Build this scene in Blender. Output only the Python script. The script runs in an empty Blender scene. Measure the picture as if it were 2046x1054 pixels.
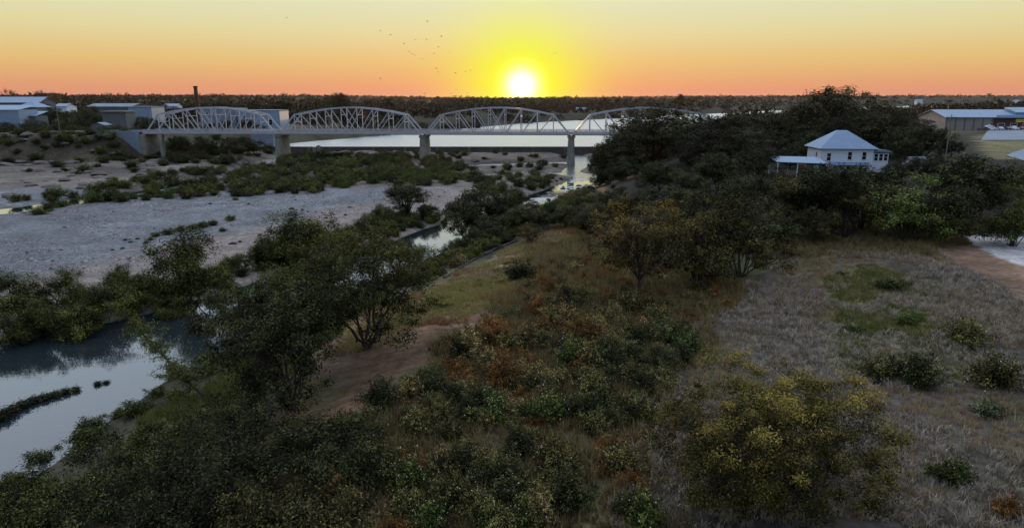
import bpy, math, random
import numpy as np
from mathutils import Vector

sc = bpy.context.scene
COL = sc.collection
R = math.radians

# ------------------------------------------------------------------ camera, sky, sun, exposure
FOC, CX, CY, CAMZ = 1364.0, 1023.0, 527.0, 27.0
PITCH = math.atan(329 / FOC)
cam = bpy.data.objects.new('camera', bpy.data.cameras.new('camera'))
COL.objects.link(cam); sc.camera = cam
cam.location = (0, 0, CAMZ); cam.rotation_euler = (math.pi / 2 - PITCH, 0, 0)
cam.data.sensor_width = 36; cam.data.lens = 36 * FOC / 2046; cam.data.clip_start = 0.5; cam.data.clip_end = 30000

SUN_EL, SUN_AZ = R(1.05), R(0.8)          # azimuth to the right of +Y
sun_dir = Vector((math.sin(SUN_AZ) * math.cos(SUN_EL), math.cos(SUN_AZ) * math.cos(SUN_EL), math.sin(SUN_EL)))
w = bpy.data.worlds.new('World'); sc.world = w; w.use_nodes = True
nt = w.node_tree; N, L = nt.nodes, nt.links
for n in list(N): N.remove(n)
def nn(t, **k):
    n = N.new(t)
    for a, b in k.items(): setattr(n, a, b)
    return n
out = nn('ShaderNodeOutputWorld')
sky = nn('ShaderNodeTexSky', sky_type='NISHITA', sun_disc=False, sun_elevation=SUN_EL, sun_rotation=SUN_AZ, dust_density=1.0, ozone_density=2.0)
bg1 = nn('ShaderNodeBackground'); bg1.inputs[1].default_value = 0.012
L.new(sky.outputs[0], bg1.inputs[0])
tc = nn('ShaderNodeTexCoord')
sep = nn('ShaderNodeSeparateXYZ'); L.new(tc.outputs['Generated'], sep.inputs[0])
ramp = nn('ShaderNodeValToRGB'); L.new(sep.outputs[2], ramp.inputs[0])
cr = ramp.color_ramp
stops = [(0.0, (.70, .265, .19)), (.018, (.76, .34, .18)), (.05, (.79, .52, .20)), (.09, (.78, .69, .36)), (.135, (.75, .78, .54)),
         (.26, (.72, .87, 1.04)), (.5, (1.0, 1.12, 1.32)), (1.0, (1.36, 1.48, 1.74))]
while len(cr.elements) > 1: cr.elements.remove(cr.elements[-1])
for i, (p, c) in enumerate(stops):
    e = cr.elements[0] if i == 0 else cr.elements.new(p)
    e.position = p; e.color = (*c, 1)
# the bright air around the low sun
dot = nn('ShaderNodeVectorMath', operation='DOT_PRODUCT'); L.new(tc.outputs['Generated'], dot.inputs[0]); dot.inputs[1].default_value = sun_dir
def M(op, a, b=None, c=None, clamp=False):
    m = nn('ShaderNodeMath', operation=op, use_clamp=clamp)
    for i, v in enumerate((a, b, c)):
        if v is None: continue
        if isinstance(v, (int, float)): m.inputs[i].default_value = v
        else: L.new(v, m.inputs[i])
    return m.outputs[0]
ang2 = M('MULTIPLY', M('SUBTRACT', 1.0, dot.outputs['Value']), 2.0)      # angle squared
def gauss(sig_deg): return M('EXPONENT', M('MULTIPLY', ang2, -1.0 / (2 * R(sig_deg) ** 2)))
g_wide = M('MULTIPLY', gauss(3.5), 1.0, clamp=True)
mix = nn('ShaderNodeMixRGB', blend_type='MIX'); # the sky away from the sunset is dimmer
fall = nn('ShaderNodeMapRange', interpolation_type='SMOOTHSTEP'); L.new(dot.outputs['Value'], fall.inputs[0])
for i, v in enumerate((-.8, .5, 0.0, 1.0)): fall.inputs[1 + i].default_value = v
tone = nn('ShaderNodeMixRGB'); L.new(fall.outputs[0], tone.inputs[0]); tone.inputs[1].default_value = (.34, .42, .57, 1); tone.inputs[2].default_value = (1, 1, 1, 1)
dim = nn('ShaderNodeVectorMath', operation='MULTIPLY'); L.new(ramp.outputs[0], dim.inputs[0]); L.new(tone.outputs[0], dim.inputs[1])
L.new(g_wide, mix.inputs[0]); L.new(dim.outputs[0], mix.inputs[1]); mix.inputs[2].default_value = (.82, 1.0, .0, 1)
core = nn('ShaderNodeMixRGB', blend_type='ADD'); core.inputs[0].default_value = 1; L.new(mix.outputs[0], core.inputs[1])
cc = nn('ShaderNodeMixRGB', blend_type='MULTIPLY'); cc.inputs[0].default_value = 1
L.new(M('MULTIPLY', gauss(0.78), 2.2), cc.inputs[1]); cc.inputs[2].default_value = (1, .95, .8, 1)
L.new(cc.outputs[0], core.inputs[2])
bg2 = nn('ShaderNodeBackground'); L.new(core.outputs[0], bg2.inputs[0]); bg2.inputs[1].default_value = 0.95
addw = nn('ShaderNodeAddShader'); L.new(bg1.outputs[0], addw.inputs[0]); L.new(bg2.outputs[0], addw.inputs[1])
L.new(addw.outputs[0], out.inputs[0])

sl = bpy.data.lights.new('sun', 'SUN'); sl.energy = 4.0; sl.angle = R(0.6); sl.color = (1.0, .62, .30)
so = bpy.data.objects.new('sun', sl); COL.objects.link(so)
so.rotation_euler = (-sun_dir).to_track_quat('-Z', 'Y').to_euler(); so.location = (0, 0, 200)
sc.view_settings.view_transform = 'Standard'; sc.view_settings.look = 'None'
sc.view_settings.exposure = 0.0; sc.view_settings.gamma = 1.0
sc.cycles.max_bounces = 5; sc.cycles.diffuse_bounces = 1; sc.cycles.glossy_bounces = 2; sc.cycles.transmission_bounces = 3
sc.cycles.transparent_max_bounces = 4; sc.cycles.caustics_reflective = False; sc.cycles.caustics_refractive = False

# ------------------------------------------------------------------ helpers
def tag(o, label=None, cat=None, group=None, kind=None):
    if label: o['label'] = label
    if cat: o['category'] = cat
    if group: o['group'] = group
    if kind: o['kind'] = kind
    return o
def link(name, me, parent=None, loc=None, rot=None, scale=None):
    o = bpy.data.objects.new(name, me); COL.objects.link(o)
    if parent is not None: o.parent = parent
    if loc is not None: o.location = loc
    if rot is not None: o.rotation_euler = rot
    if scale is not None: o.scale = scale
    return o
def empty(name, loc=(0, 0, 0), rz=0.0, scale=(1, 1, 1)):
    o = link(name, None, None, loc, (0, 0, rz), scale); o.empty_display_size = 0.5; return o
def mesh_np(name, V, F, mat=None, face_attr=None, smooth=False, vcol=None):
    """V (n,3); F list of index arrays (m,k)."""
    me = bpy.data.meshes.new(name); V = np.asarray(V, np.float32)
    F = [np.asarray(f, np.int32) for f in (F if isinstance(F, list) else [F]) if len(f)]
    me.vertices.add(len(V)); me.vertices.foreach_set('co', V.ravel())
    li = np.concatenate([f.ravel() for f in F]); tot = np.concatenate([np.full(len(f), f.shape[1], np.int32) for f in F])
    me.loops.add(len(li)); me.loops.foreach_set('vertex_index', li)
    me.polygons.add(len(tot)); me.polygons.foreach_set('loop_start', np.concatenate([[0], np.cumsum(tot)[:-1]]).astype(np.int32))
    if smooth: me.polygons.foreach_set('use_smooth', np.ones(len(tot), bool))
    for k, a in (face_attr or {}).items():
        at = me.attributes.new(k, 'FLOAT', 'FACE'); at.data.foreach_set('value', np.asarray(a, np.float32))
    if vcol is not None:
        at = me.attributes.new('gcol', 'FLOAT_COLOR', 'POINT')
        at.data.foreach_set('color', np.concatenate([vcol, np.ones((len(vcol), 1))], 1).astype(np.float32).ravel())
    me.update(calc_edges=True)
    if mat: me.materials.append(mat)
    return me
class MB:
    """collects boxes, prisms and polygons into one mesh"""
    def __init__(s): s.v = []; s.f = []
    def poly(s, pts): 
        n = len(s.v); s.v += [tuple(p) for p in pts]; s.f.append(tuple(range(n, n + len(pts)))); return s
    def hexa(s, b, t):
        n = len(s.v); s.v += [tuple(p) for p in b] + [tuple(p) for p in t]; k = len(b)
        s.f.append(tuple(range(n + k - 1, n - 1, -1))); s.f.append(tuple(range(n + k, n + 2 * k)))
        for i in range(k): j = (i + 1) % k; s.f.append((n + i, n + j, n + k + j, n + k + i))
        return s
    def box(s, c, d):
        x, y, z = c; a, b, h = d[0] / 2, d[1] / 2, d[2] / 2
        q = [(x - a, y - b), (x + a, y - b), (x + a, y + b), (x - a, y + b)]
        return s.hexa([(*p, z - h) for p in q], [(*p, z + h) for p in q])
    def bar(s, p, q, wd, ht):
        p, q = Vector(p), Vector(q); d = (q - p).normalized()
        up = Vector((0, 0, 1)) if abs(d.z) < .95 else Vector((1, 0, 0))
        a = d.cross(up).normalized() * wd / 2; b = a.cross(d).normalized() * ht / 2
        return s.hexa([p - a - b, p + a - b, p + a + b, p - a + b], [q - a - b, q + a - b, q + a + b, q - a + b])
    def ring(s, rings, k=10):
        """rings: list of (centre, rx, ry) stacked; closed"""
        n = len(s.v)
        for (c, rx, ry) in rings:
            for i in range(k):
                t = 2 * math.pi * i / k; s.v.append((c[0] + rx * math.cos(t), c[1] + ry * math.sin(t), c[2]))
        for r_ in range(len(rings) - 1):
            for i in range(k):
                j = (i + 1) % k; a = n + r_ * k; s.f.append((a + i, a + j, a + k + j, a + k + i))
        s.f.append(tuple(n + i for i in range(k - 1, -1, -1))); e = n + (len(rings) - 1) * k; s.f.append(tuple(e + i for i in range(k)))
        return s
    def build(s, name, mat, parent=None, loc=None, rot=None):
        return link(name, s.mesh(name, mat), parent, loc, rot)
    def mesh(s, name, mat):
        me = bpy.data.meshes.new(name); me.from_pydata(s.v, [], s.f); me.update()
        if mat: me.materials.append(mat)
        return me

# value noise -------------------------------------------------------
_rg = np.random.default_rng(11); _P = _rg.random((256, 256))
def vnoise(x, y):
    x = np.asarray(x, float); y = np.asarray(y, float)
    xi = np.floor(x).astype(int); yi = np.floor(y).astype(int); fx = x - xi; fy = y - yi
    fx = fx * fx * (3 - 2 * fx); fy = fy * fy * (3 - 2 * fy)
    g = lambda a, b: _P[a & 255, b & 255]
    return (g(xi, yi) * (1 - fx) + g(xi + 1, yi) * fx) * (1 - fy) + (g(xi, yi + 1) * (1 - fx) + g(xi + 1, yi + 1) * fx) * fy
def fbm(x, y, s, o=4):
    t = 0; a = .5; 
    for i in range(o): t = t + a * vnoise(x / s + 17.3 * i, y / s + 5.1 * i); s = s / 2.1; a *= .5
    return t / (1 - .5 ** o) - .5
def smooth(t): t = np.clip(t, 0, 1); return t * t * (3 - 2 * t)

# ------------------------------------------------------------------ materials
def mat(name, col, rough=.7, spec=.3, noise=None, bump=None, metal=0.0):
    m = bpy.data.materials.new(name); m.use_nodes = True; t = m.node_tree; b = t.nodes['Principled BSDF']
    b.inputs['Roughness'].default_value = rough; b.inputs['Specular IOR Level'].default_value = spec; b.inputs['Metallic'].default_value = metal
    b.inputs['Base Color'].default_value = (*col, 1)
    if noise:
        sc_, amt = noise
        co = t.nodes.new('ShaderNodeTexCoord'); n = t.nodes.new('ShaderNodeTexNoise'); n.inputs['Scale'].default_value = sc_; n.inputs['Detail'].default_value = 6; n.inputs['Roughness'].default_value = .65
        t.links.new(co.outputs['Object'], n.inputs['Vector'])
        r_ = t.nodes.new('ShaderNodeValToRGB'); t.links.new(n.outputs[0], r_.inputs[0])
        r_.color_ramp.elements[0].position = .3; r_.color_ramp.elements[1].position = .72
        r_.color_ramp.elements[0].color = (*[c * (1 - amt) for c in col], 1); r_.color_ramp.elements[1].color = (*[min(1, c * (1 + amt * .6)) for c in col], 1)
        t.links.new(r_.outputs[0], b.inputs['Base Color'])
        if bump:
            bp = t.nodes.new('ShaderNodeBump'); bp.inputs['Strength'].default_value = bump[0]; bp.inputs['Distance'].default_value = bump[1]
            t.links.new(n.outputs[0], bp.inputs['Height']); t.links.new(bp.outputs[0], b.inputs['Normal'])
    return m
def leaf_mat(name, a, b_, trans=.28, rnd=.35, c_=None, lo=.1, hi=.75):
    m = bpy.data.materials.new(name); m.use_nodes = True; t = m.node_tree; b = t.nodes['Principled BSDF']; o = t.nodes['Material Output']
    at = t.nodes.new('ShaderNodeAttribute'); at.attribute_name = 'tint'
    r_ = t.nodes.new('ShaderNodeValToRGB'); t.links.new(at.outputs['Fac'], r_.inputs[0])
    e = r_.color_ramp.elements; e[0].position = lo; e[0].color = (*a, 1); e[1].position = hi; e[1].color = (*b_, 1)
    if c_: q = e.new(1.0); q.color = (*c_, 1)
    oi = t.nodes.new('ShaderNodeObjectInfo'); mr = t.nodes.new('ShaderNodeMapRange'); mr.inputs[3].default_value = 1 - rnd; mr.inputs[4].default_value = 1 + rnd
    t.links.new(oi.outputs['Random'], mr.inputs[0])
    mu = t.nodes.new('ShaderNodeVectorMath'); mu.operation = 'SCALE'; t.links.new(r_.outputs[0], mu.inputs[0]); t.links.new(mr.outputs[0], mu.inputs['Scale'])
    t.links.new(mu.outputs[0], b.inputs['Base Color']); b.inputs['Roughness'].default_value = .65; b.inputs['Specular IOR Level'].default_value = .1
    tr = t.nodes.new('ShaderNodeBsdfTranslucent'); t.links.new(mu.outputs[0], tr.inputs[0])
    mx = t.nodes.new('ShaderNodeMixShader'); mx.inputs[0].default_value = trans
    t.links.new(b.outputs[0], mx.inputs[1]); t.links.new(tr.outputs[0], mx.inputs[2]); t.links.new(mx.outputs[0], o.inputs[0])
    return m
MT = dict(
    bark=mat('bark', (.075, .06, .05), .9, .1, (6, .5)), pale_bark=mat('pale_bark', (.2, .18, .15), .9, .1, (6, .4)),
    willow=leaf_mat('willow_leaf', (.014, .018, .004), (.22, .24, .055), .22, .35, (.30, .30, .08), lo=.25, hi=.85),
    dark=leaf_mat('dark_leaf', (.006, .008, .003), (.125, .135, .042), .15, .35, (.18, .175, .07), lo=.25, hi=.85),
    pecan=leaf_mat('pecan_leaf', (.006, .007, .003), (.105, .105, .036), .15, .35, (.14, .13, .05), lo=.25, hi=.85),
    olive=leaf_mat('olive_leaf', (.014, .013, .004), (.26, .225, .06), .2, .35, (.32, .27, .09), lo=.25, hi=.85),
    golden=leaf_mat('golden_leaf', (.016, .015, .005), (.27, .215, .055), .25, .15, (.38, .27, .075), lo=.25, hi=.85),
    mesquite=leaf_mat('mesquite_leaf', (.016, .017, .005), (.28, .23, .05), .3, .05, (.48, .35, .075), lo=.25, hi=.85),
    light=leaf_mat('light_leaf', (.018, .026, .006), (.24, .29, .07), .25, .35, (.32, .36, .1), lo=.25, hi=.85),
    weed=leaf_mat('weed_leaf', (.016, .016, .005), (.34, .30, .09), .2, .35, (.46, .40, .15), lo=.25, hi=.85), rust=leaf_mat('rust_weed', (.07, .036, .012), (.56, .28, .08), .25, lo=.25, hi=.85),
    straw=leaf_mat('straw_weed', (.075, .058, .024), (.62, .48, .18), .25, lo=.25, hi=.85), sage=leaf_mat('sage_weed', (.022, .026, .012), (.26, .29, .14), .2, lo=.25, hi=.85),
    flower=mat('seed_head', (.55, .52, .36), .8, .1),
    steel=mat('painted_steel', (.46, .46, .48), .5, .4, (.6, .18)), concrete=mat('concrete', (.27, .25, .205), .85, .2, (.35, .35), (.3, .05)),
    paleconc=mat('pale_concrete', (.22, .26, .30), .8, .2, (.2, .2)), darkconc=mat('dark_concrete', (.055, .05, .045), .7, .3, (.25, .5)),  # one dark concrete tone for dam wall, buttresses and bearings
    asphalt=mat('asphalt', (.09, .09, .095), .85, .2, (.3, .2)), white=mat('white_paint', (.78, .79, .82), .6, .3, (1.5, .1)),
    roofm=mat('galvanised_roof', (.14, .23, .35), .45, .5, (.5, .14)), bluewall=mat('pale_blue_metal', (.25, .33, .42), .5, .4, (.3, .12)),
    tan=mat('tan_stucco', (.32, .27, .235), .85, .2, (.2, .15)), brick=mat('dark_brick', (.1, .055, .045), .9, .1, (.8, .3)),
    redbrick=mat('red_brick', (.16, .07, .05), .9, .1, (.8, .3)), greywall=mat('grey_siding', (.14, .15, .15), .8, .2, (.6, .2)),
    glass=mat('window_glass', (.015, .017, .02), .08, .5), trim=mat('white_trim', (.72, .72, .70), .6, .3),
    greyroof=mat('grey_shingle', (.2, .2, .2), .85, .2, (.8, .25)), yellow=mat('yellow_sign', (.55, .45, .05), .5, .3),
    rubber=mat('rubber', (.02, .02, .02), .8, .2), wood=mat('grey_wood', (.2, .17, .14), .85, .2, (2, .3)), chrome=mat('lamp_glass', (.6, .6, .62), .2, .5),
    rock=mat('granite', (.14, .115, .105), .85, .25, (.5, .45), (.5, .15)), darkrock=mat('dark_stone', (.045, .04, .036), .85, .2, (.8, .4)),
    bird=mat('bird_feather', (.03, .03, .03), .8, .1),
)

# ------------------------------------------------------------------ the lie of the land
def sdist(x, y, pts):
    """distance to a polyline, positive on its right-hand side going up the list"""
    best = np.full(np.shape(x), 1e18); sg = np.zeros(np.shape(x)); 
    for (ax, ay), (bx, by) in zip(pts[:-1], pts[1:]):
        dx, dy = bx - ax, by - ay; l2 = dx * dx + dy * dy
        t = np.clip(((x - ax) * dx + (y - ay) * dy) / l2, 0, 1)
        ex, ey = x - (ax + t * dx), y - (ay + t * dy); d = ex * ex + ey * ey
        cr_ = ex * dy - ey * dx; m = d < best - 1e-9
        best = np.where(m, d, best); sg = np.where(m, np.sign(cr_), sg)
    return np.sqrt(best) * np.where(sg == 0, 1, sg)
def wdist(x, y, pts):
    """distance beyond the edge of a band given by (x, y, half width)"""
    best = np.full(np.shape(x), 1e18)
    for (ax, ay, aw), (bx, by, bw) in zip(pts[:-1], pts[1:]):
        dx, dy = bx - ax, by - ay
        t = np.clip(((x - ax) * dx + (y - ay) * dy) / (dx * dx + dy * dy), 0, 1)
        best = np.minimum(best, np.hypot(x - ax - t * dx, y - ay - t * dy) - (aw + t * (bw - aw)))
    return best
RIGHT = [(-30, -80), (-31, 20), (-36, 44), (-33, 58), (-31, 78), (-19, 97), (-12.6, 117), (-7.4, 135), (7.2, 171), (24.5, 200), (37, 240), (42, 300), (72, 345), (140, 500), (300, 720), (800, 1300), (1500, 2000), (2500, 2900)]
LEFT = [(-700, 215), (-420, 285), (-300, 322), (-215, 322), (-166, 312), (-120, 345), (-75, 450), (30, 700), (560, 1450), (1200, 2250), (2200, 3200)]
CHAN = [(-70, -60, 36), (-58, 30, 24), (-51, 50, 16), (-44.5, 70, 12), (-37.5, 84, 7.5), (-27.5, 106, 8.5), (-16, 128, 7.5), (-10.5, 145, 7), (4, 178, 6), (19, 209, 8), (27, 238, 5.5), (22, 262, 3.2), (31, 298, 4), (30, 350, 6)]
CHAN2 = [(28, 250, 5), (8, 257, 4.5), (-6, 250, 4.2), (-18, 245, 2.6)]
CHAN3 = [(30, 300, 5), (8, 294, 5), (-8, 288, 5), (-24, 284, 2.6)]
CHAN4 = [(-100, 350, 8), (-106, 312, 7), (-108, 284, 6), (-104, 262, 1.5), (-100, 238, 1.5), (-108, 216, 2.2), (-122, 172, 6), (-140, 150, 9), (-190, 110, 10)]
DAMY = 345.0; LAKE = 3.8
def height(x, y):
    x = np.asarray(x, float); y = np.asarray(y, float)
    dr = sdist(x, y, RIGHT); dl = -sdist(x, y, LEFT)
    n1 = fbm(x, y, 40); n2 = fbm(x, y, 9, 3); n3 = fbm(x, y, 2.2, 2)
    bed = .65 + 1.1 * n1 + .35 * n2 + .12 * n3 + .5 * smooth((y - 180) / 60)
    up = smooth((y - 200) / 60) * smooth((-x - 20) / 60)
    bed = bed + up * (.6 + 2.2 * np.abs(n2) + .8 * n3)
    bed = np.where(y > DAMY, -2.0, bed)
    c = np.minimum(wdist(x, y, CHAN), wdist(x, y, CHAN2)); c = np.minimum(c, wdist(x, y, CHAN3)); c = np.minimum(c, wdist(x, y, CHAN4))
    c = c + 2.2 * n2
    bed = np.where(y < DAMY, np.where(c < 0, np.maximum(-1.2, c * .35), np.minimum(bed, c * .22 + .02)), bed)
    rl = np.interp(dr, [-3, 0, 3, 14, 25, 60, 120, 400], [-3, -.3, .9, 3.1, 4.8, 5.2, 6, 9])
    s = smooth(dr / 25)
    rl = rl + 4.4 * smooth((y - 102) / 62) * s + 2.5 * smooth((y - 185) / 120) * s + (.9 * n1 + .28 * n2 + .12 * n3) * smooth(dr / 12)
    ll = np.interp(dl, [-4, 0, 6, 34, 90, 400], [-3, .6, 2.2, 10, 11.5, 13.5]) + (1.2 * n1 + .9 * n2 + .3 * n3) * smooth(dl / 10)
    far = smooth((y - 700) / 2600)
    hills = far * (7 + 14 * (fbm(x, y, 1500, 3) + .35)) + 7 * smooth((y - 2600) / 1500)
    hills = hills + 9 * smooth((-x - 250) / 700) * smooth((y - 500) / 900) + 8 * smooth((x - 300) / 900) * smooth((y - 600) / 900)
    rl = rl + hills * smooth((dr - 15) / 160); ll = ll + hills * smooth((dl - 15) / 160)
    z = np.maximum(bed, np.maximum(rl, ll))
    # the bridge approaches and the roads stand on made ground
    for (ax, ay, az, r0, r1) in PADS:
        d = np.hypot(x - ax, y - ay); k = 1 - smooth((d - r0) / (r1 - r0)); z = z * (1 - k) + az * k
    return z
PADS = []
def hz(x, y): return float(height(np.array([x]), np.array([y]))[0])
def ray(px, py):
    u = (px - CX) / FOC; v = (CY - py) / FOC
    return np.array([u, math.cos(PITCH) + v * math.sin(PITCH), -math.sin(PITCH) + v * math.cos(PITCH)])
def on_plane(px, py, z): d = ray(px, py); t = (z - CAMZ) / d[2]; return d[0] * t, d[1] * t
def at(px, py, Y): d = ray(px, py); t = Y / d[1]; return d[0] * t, Y, CAMZ + d[2] * t
def hit(px, py):
    d = ray(px, py); t = np.geomspace(18, 6000, 2500); P = np.array([0, 0, CAMZ]) + t[:, None] * d
    k = np.nonzero(P[:, 2] < np.maximum(height(P[:, 0], P[:, 1]), 0))[0]
    i = k[0] if len(k) else len(t) - 1
    return float(P[i, 0]), float(P[i, 1])
def inside(x, y, poly):
    r_ = np.zeros(np.shape(x), bool); n = len(poly); j = n - 1
    for i in range(n):
        xi, yi = poly[i]; xj, yj = poly[j]
        c = ((yi > y) != (yj > y)) & (x < (xj - xi) * (y - yi) / (yj - yi + 1e-12) + xi); r_ ^= c; j = i
    return r_

BR = [Vector((-158, 302.5, 0)), Vector((-99.5, 300, 0)), Vector((-37.4, 297, 0)), Vector((25.0, 292.5, 0)), Vector((87.5, 287.5, 0))]
PADS = [(-178, 303, 12.4, 9, 24), (-200, 303, 12.4, 10, 26), (-230, 304, 12.4, 10, 26), (-262, 306, 12.0, 10, 30), (100, 286, 12.6, 7, 22), (122, 284, 12.6, 8, 24), (150, 282, 12.4, 10, 28)]

def P(pts, z): return [on_plane(a, b, z) for a, b in pts]
Z_DIRT = P([(600, 850), (650, 770), (720, 690), (790, 650), (950, 605), (1000, 635), (900, 700), (800, 760), (700, 830), (640, 870)], 4.6)
Z_DIRT2 = P([(640, 660), (760, 640), (760, 690), (700, 740), (620, 760)], 4.2)
Z_BANK = P([(640, 730), (690, 640), (800, 590), (890, 552), (1060, 472), (1190, 452), (1300, 500), (1200, 620), (1000, 630), (800, 700)], 3.4)
Z_YEL = P([(730, 640), (760, 610), (890, 565), (1010, 545), (1030, 590), (900, 615), (800, 650)], 4.4)
Z_FIELD = P([(1290, 830), (1400, 660), (1500, 570), (1560, 507), (1700, 512), (1660, 640), (1650, 760), (1500, 780), (1400, 1000), (1200, 1000)], 5)
Z_FIELD2 = P([(1800, 520), (1920, 530), (2046, 640), (2200, 760), (2046, 1054), (1800, 1054), (1820, 760), (1960, 720), (1880, 600)], 5)
Z_ALL = P([(1230, 1100), (1300, 830), (1400, 660), (1500, 570), (1560, 507), (1900, 505), (2046, 560), (2300, 700), (2400, 1100)], 5)
Z_GREEN = P([(1650, 560), (1750, 530), (1850, 570), (1980, 680), (1960, 760), (1750, 770), (1660, 720)], 5)
Z_ROAD = P([(1870, 502), (1960, 490), (2100, 530), (2200, 640), (2046, 606), (1950, 548), (1900, 524)], 5.2)
Z_PALE = P([(1925, 468), (2060, 455), (2160, 480), (2100, 535), (2010, 515), (1960, 492)], 6)
Z_LOT = P([(1965, 262), (2200, 258), (2200, 284), (1965, 280)], 10.5)
Z_YFIELD = P([(1945, 285), (2010, 278), (2120, 300), (2120, 330), (1960, 318)], 10)

def ground_colour(x, y, z):
    n = fbm(x, y, 14, 4); n2 = fbm(x, y, 3.2, 3)
    jx = x + 5 * fbm(x + 50, y, 6, 3); jy = y + 5 * fbm(x, y + 90, 6, 3)
    dr = sdist(x, y, RIGHT); dl = -sdist(x, y, LEFT)
    c = np.zeros(np.shape(x) + (3,))
    def put(m, col, var=.35):
        m = np.asarray(m, float)[..., None]; v = (1 + var * 2 * n + var * 1.3 * n2)[..., None]
        np.copyto(c, c * (1 - m) + m * np.array(col) * np.clip(v, .25, 2))
    put(np.ones_like(x), (.03, .028, .016))                        # far scrub
    bedm = (dr < 2) & (dl < 2)
    put(bedm, (.155, .16, .165), .35)                              # river gravel
    put(bedm * smooth((34 + 7 * n - np.abs(wdist(x, y, CHAN) - 4)) / 10) * smooth((y - 60) / 20) * smooth((215 - y) / 20), (.225, .185, .16), .25)   # pink sand by the channel
    put(bedm & (y > 205), (.13, .11, .09), .8)
    put(bedm * smooth((z - 2.0) / .8) * (y > 190), (.16, .135, .125), .8)   # granite
    put(bedm & (z < .12), (.12, .12, .09), .3)
    put((dl > -8) & (y < 460), (.10, .08, .055), .8)
    put((dl > -8) * smooth((fbm(x, y, 30, 3) + .06) * 6) * (y < 460), (.06, .056, .03), .6)
    for (ax, ay, az, r0, r1) in PADS: put(smooth((r1 + 6 - np.hypot(x - ax, y - ay)) / 6), (.075, .062, .042), .8)
    put(dr >= 2, (.13, .105, .055), .5)                            # right bank weeds
    put((dr >= 2) * smooth((fbm(x + 31, y, 18, 3)) * 5), (.095, .095, .045), .5)
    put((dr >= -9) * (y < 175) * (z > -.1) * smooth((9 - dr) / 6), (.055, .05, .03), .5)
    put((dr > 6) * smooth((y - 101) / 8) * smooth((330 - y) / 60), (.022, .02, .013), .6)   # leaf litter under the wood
    put(inside(jx, jy, Z_BANK), (.24, .18, .085), .5)
    put(inside(jx, jy, Z_DIRT), (.165, .10, .06), .7); put(inside(jx, jy, Z_DIRT2), (.13, .085, .055), .7)
    put(inside(jx, jy, Z_YEL), (.22, .21, .07), .5)
    put(inside(jx, jy, Z_ALL), (.085, .072, .058), .7)
    put(inside(jx, jy, Z_ALL) * smooth((fbm(x + 71, y, 11, 3) - .02) * 5), (.06, .055, .03), .7)
    put(inside(jx, jy, Z_GREEN), (.11, .115, .04), .7)
    put(inside(x + .4 * (jx - x), y + .4 * (jy - y), Z_ROAD), (.20, .125, .08), .5)
    put(inside(x + .4 * (jx - x), y + .4 * (jy - y), Z_PALE), (.48, .46, .44), .3)
    put(inside(jx, jy, Z_YFIELD), (.16, .135, .065), .5)
    return np.clip(c, .01, .8)

def axis(lo, hi, step, far, grow=1.09):
    a = list(np.arange(lo, hi + .1, step)); s = step; v = hi
    while v < far: s *= grow; v += s; a.append(v)
    return a
xs = axis(0, 105, 1.1, 6500, 1.075); xs = np.array(sorted([-v for v in xs[1:]] + xs))
ys = np.array(sorted([-70, -40, -20, -5, 8] + axis(16, 130, 1.0, 7500, 1.012)))
GX, GY = np.meshgrid(xs, ys); GZ = height(GX, GY)
nx, ny = len(xs), len(ys)
idx = np.arange(nx * ny).reshape(ny, nx)
Fq = np.stack([idx[:-1, :-1], idx[:-1, 1:], idx[1:, 1:], idx[1:, :-1]], -1).reshape(-1, 4)
gm = bpy.data.materials.new('ground'); gm.use_nodes = True; t = gm.node_tree; b = t.nodes['Principled BSDF']
a_ = t.nodes.new('ShaderNodeAttribute'); a_.attribute_name = 'gcol'
co = t.nodes.new('ShaderNodeTexCoord')
def tn(scale, det=6, rough=.7):
    n = t.nodes.new('ShaderNodeTexNoise'); n.inputs['Scale'].default_value = scale; n.inputs['Detail'].default_value = det; n.inputs['Roughness'].default_value = rough
    t.links.new(co.outputs['Object'], n.inputs['Vector']); return n
n1, n2 = tn(1.1), tn(.16, 4)
def mr_(src, a, b_, c, d):
    m = t.nodes.new('ShaderNodeMapRange'); t.links.new(src, m.inputs[0])
    for i, v in enumerate((a, b_, c, d)): m.inputs[1 + i].default_value = v
    return m.outputs[0]
mm = t.nodes.new('ShaderNodeMath'); mm.operation = 'MULTIPLY'; t.links.new(mr_(n1.outputs[0], .3, .7, .45, 1.5), mm.inputs[0]); t.links.new(mr_(n2.outputs[0], .3, .7, .75, 1.25), mm.inputs[1])
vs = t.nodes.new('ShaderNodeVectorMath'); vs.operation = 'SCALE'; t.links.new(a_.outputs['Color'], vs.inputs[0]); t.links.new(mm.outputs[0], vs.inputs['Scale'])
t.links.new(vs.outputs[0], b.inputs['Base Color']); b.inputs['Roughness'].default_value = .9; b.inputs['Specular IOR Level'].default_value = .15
bp = t.nodes.new('ShaderNodeBump'); bp.inputs['Strength'].default_value = .6; bp.inputs['Distance'].default_value = .22; t.links.new(n1.outputs[0], bp.inputs['Height']); t.links.new(bp.outputs[0], b.inputs['Normal'])
gv = np.stack([GX, GY, GZ], -1).reshape(-1, 3)
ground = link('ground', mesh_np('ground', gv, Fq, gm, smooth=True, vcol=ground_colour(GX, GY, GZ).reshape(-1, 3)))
tag(ground, kind='structure')

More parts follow.
